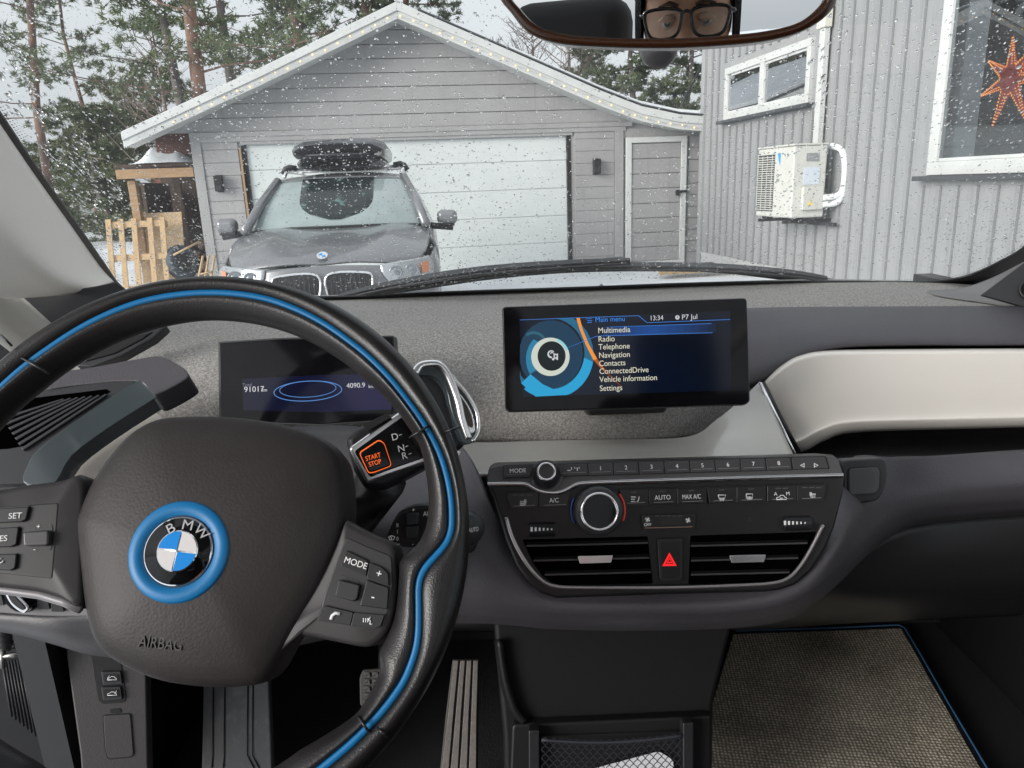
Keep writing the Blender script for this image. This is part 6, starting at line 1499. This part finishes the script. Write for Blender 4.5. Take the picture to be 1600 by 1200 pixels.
slab('pocket_void', pk_, [(846, 1150), (1064, 1142), (1064, 1330), (846, 1330)], -.008, .001, black, cs)
cardo = thing('white_card', pk_.at(1000, 1190), 'white card with rounded corner tucked behind the black net', 'card')
slab('sheet', pk_, rounded([(925, 1202), (1030, 1174), (1052, 1188), (1053, 1290), (925, 1290)], 7), .0, .001, mat('card_white', (.75, .76, .80), .5), cardo)
net = thing('storage_net', pk_.at(950, 1160), 'black diamond mesh net across the pocket of the centre stack', 'net')
nm = MB(); sx, sy = 12.5, 13.5
def sag(x): return 1152 + 7*math.sin(math.pi*(x-846)/218) - (x-846)*.03
for r in range(-1, 14):
    for c_ in range(19):
        x = 846 + c_*sx + (sx/2 if r % 2 else 0); y = sag(x) + 6 + r*sy/2*1.0
        for dx in (-sx/2, sx/2):
            x2 = x+dx; y2 = sag(x2)+6+(r+1)*sy/2
            if 846 <= x <= 1066 and 846 <= x2 <= 1066:
                nm.tube([pk_.at(x, y, .010), pk_.at((x+x2)/2+(1.2 if dx > 0 else -1.2), (y+y2)/2, .011), pk_.at(x2, y2, .010)], .00055, 4, cap=False)
nm.build('mesh', mat('net_black', (.014, .016, .024), .7), net, kind='stuff')
tube('hem', [pk_.at(x, sag(x)+4, .011) for x in range(846, 1067, 10)], .0022, mat('net_black'), net, n=6)
# pedals
pdm = mat('pedal_rubber', (.105, .095, .088), .6, var=[(60, (.14, .12, .105), .45, .7), ((300, 300, 20), (.07, .062, .058), .5, .7)], bump=('noise', 200, .4))
ap = thing('accelerator_pedal', PY(720, 1150, .98), 'long ribbed worn accelerator pedal hinged at the floor', 'pedal')
app = Plane(PY(722, 1120, 1.00), Vector((0, -.80, .60)))
slab('plate', app, [(707, 1030), (749, 1030), (747, 1120), (744, 1330), (674, 1330), (696, 1120)], 0, .015, mat('pedal_base', (.03, .028, .026), .6), ap, bevel=.002)
for i in range(4):
    a0, a1 = 709+i*10.2, 716.5+i*10.2; b0, b1 = 690+i*14.2, 701.5+i*14.2
    slab('rib', app, [(a0, 1032), (a1, 1032), ((a1+b1)/2+(-1.0), 1120), (b1, 1200), (b1-8, 1330), (b0-12, 1330), (b0, 1200), ((a0+b0)/2, 1120)], .005, .005, pdm, ap, bevel=.0012)
bp_ = thing('brake_pedal', PY(585, 1070, 1.02), 'dark brake pedal with triangle stud pattern, half hidden by the rim', 'pedal')
bpp = Plane(PY(585, 1070, 1.02), Vector((0, -.85, .52)))
slab('plate', bpp, rounded([(566, 1046), (660, 1040), (650, 1106), (562, 1104), (561, 1060)], 5), 0, .012, mat('pedal_base'), bp_, bevel=.003)
for r in range(5):
    for c_ in range(6):
        x = 568+c_*13; y = 1050+r*11
        for k2 in range(2):
            slab('stud', bpp, [(x+k2*2, y+k2*9), (x+10, y+k2*7+1), (x+(1 if k2 == 0 else 9), y+7-k2*5)][:3], .004, .005, mat('stud_rubber', (.045, .043, .042), .55), bp_)
tube('pedal_arm', [bpp.at(600, 1060, -.01), bpp.at(600, 1000, -.08)], .01, black, bp_)
# footrest strip
fr2 = thing('footrest', PY(370, 1150, 1.0), 'scuffed grey dead pedal plate with long grooves left of the brake', 'footrest')
frp = Plane(PY(370, 1130, 1.0), Vector((.05, -.80, .60)))
frm = mat('footrest_grey', (.085, .088, .092), .45, var=[((60, 60, 8), (.13, .135, .14), .5, .7), (200, (.16, .16, .165), .66, .72)])
slab('plate', frp, [(318, 1020), (418, 1020), (425, 1200), (430, 1330), (312, 1330)], 0, .02, frm, fr2, bevel=.003)
for x0 in (334, 352, 388, 396): tube('groove', [frp.at(x0, 1030, .001), frp.at(x0-2, 1180, .001), frp.at(x0-3+(12 if x0 > 380 else 0), 1200, .001)], .0012, black, fr2, n=5)
# left kick panel with release switches
kk = thing('kick_panel', PY(170, 1100, .85), 'textured dark kick panel with two release switches and a square cover', 'side panel')
kkp = Plane(PY(170, 1100, .86), Vector((.25, -.90, .35)))
slab('panel', kkp, [(100, 990), (228, 1010), (232, 1210), (232, 1330), (135, 1330), (125, 1180), (104, 1030)], 0, .03, mat('kick_plastic', (.040, .037, .037), .55, bump=('v', 500, .35)), kk, bevel=.003)
slab('switch_well', kkp, rounded([(141, 1014), (188, 1030), (197, 1090), (194, 1098), (160, 1100), (154, 1094)], 4), .001, .001, black, kk)
for y in (1060, 1084):
    s_ = slab('release_switch', kkp, rounded([(158, y-10), (188, y-11), (191, y+9), (161, y+11)], 2), .005, .006, dplas2, kk, bevel=.0012)
    slab('switch_face', kkp, rounded([(162, y-6), (185, y-7), (187, y+5), (164, y+6)], 2), .0056, .001, dplas, s_)
    icon([[(-2.4, .8), (-2.2, 0), (-1, -.4), (-.3, -1.0), (1, -1.0), (1.8, -.3), (2.4, .1), (2.4, .8), (-2.4, .8)], [(-2.2, -.2), (-1.2, -1.6)] if y < 1070 else [(1.8, -.3), (2.4, -1.6)]], 175, y, 3.0, s_, kkp, .0062)
slab('screw_hole', kkp, rounded([(172, 1108), (188, 1107), (189, 1114), (173, 1115)], 2), .001, .001, black, kk)
slab('cover_seam', kkp, rounded([(160, 1117), (205, 1114), (210, 1180), (205, 1184), (168, 1187), (163, 1170)], 5), .0008, .0008, black, kk)
slab('cover', kkp, rounded([(161.5, 1118.5), (203.5, 1115.5), (208.5, 1179), (204, 1182.5), (169.5, 1185.5), (164.5, 1170)], 4), .002, .0018, mat('kick_plastic'), kk, bevel=.0008)
# sill, carpet ribs and hinge at the lower left
sl2 = thing('door_sill', PY(80, 1080, .9), 'grey sill strip and ribbed rubber edge at the lower left by the door', 'door sill')
slp = Plane(PY(80, 1080, .92), Vector((.4, -.85, .35)))
slab('ribbed_lining', slp, [(-80, 940), (45, 955), (76, 1150), (90, 1330), (-80, 1330)], -.02, .01, mat('lining_dark', (.018, .019, .021), .6), sl2)
for i in range(9): tube('rib', [slp.at(4+i*4.6, 1035-i*1, -.017), slp.at(18+i*6.2, 1120+i*5, -.017)], .0018, dplas2, sl2, n=5)
slab('sill_strip', slp, [(46, 962), (100, 968), (106, 1030), (128, 1185), (140, 1330), (86, 1330), (72, 1140)], .0, .02, mat('sill_grey', (.10, .105, .115), .4), sl2, bevel=.004)
tube('seal', [slp.at(x, y, .003) for x, y in ((44, 960), (56, 1050), (74, 1145), (90, 1330))], .004, black, sl2)
ca = thing('cable_boot', PY(5, 1010, .85), 'ribbed rubber cable boot and steel door check at the far lower left', 'cable boot')
rb2 = mat('boot_rubber', (.02, .02, .022), .55)
for i in range(6): MO('bellow', *tubev([slp.at(-14+i*1.2, 965+i*8, .03), slp.at(14+i*1.0, 969+i*8, .03)], .0075, 10), rb2, ca, smooth=True)
for a, b_ in (((2, 1014), (28, 1008)), ((4, 1026), (42, 1020)), ((4, 1014), (4, 1044))): tube('check_arm', [slp.at(*a, .03), slp.at(*b_, .03)], .004, mat('steel_dull', (.25, .24, .23), .35, .9), ca)
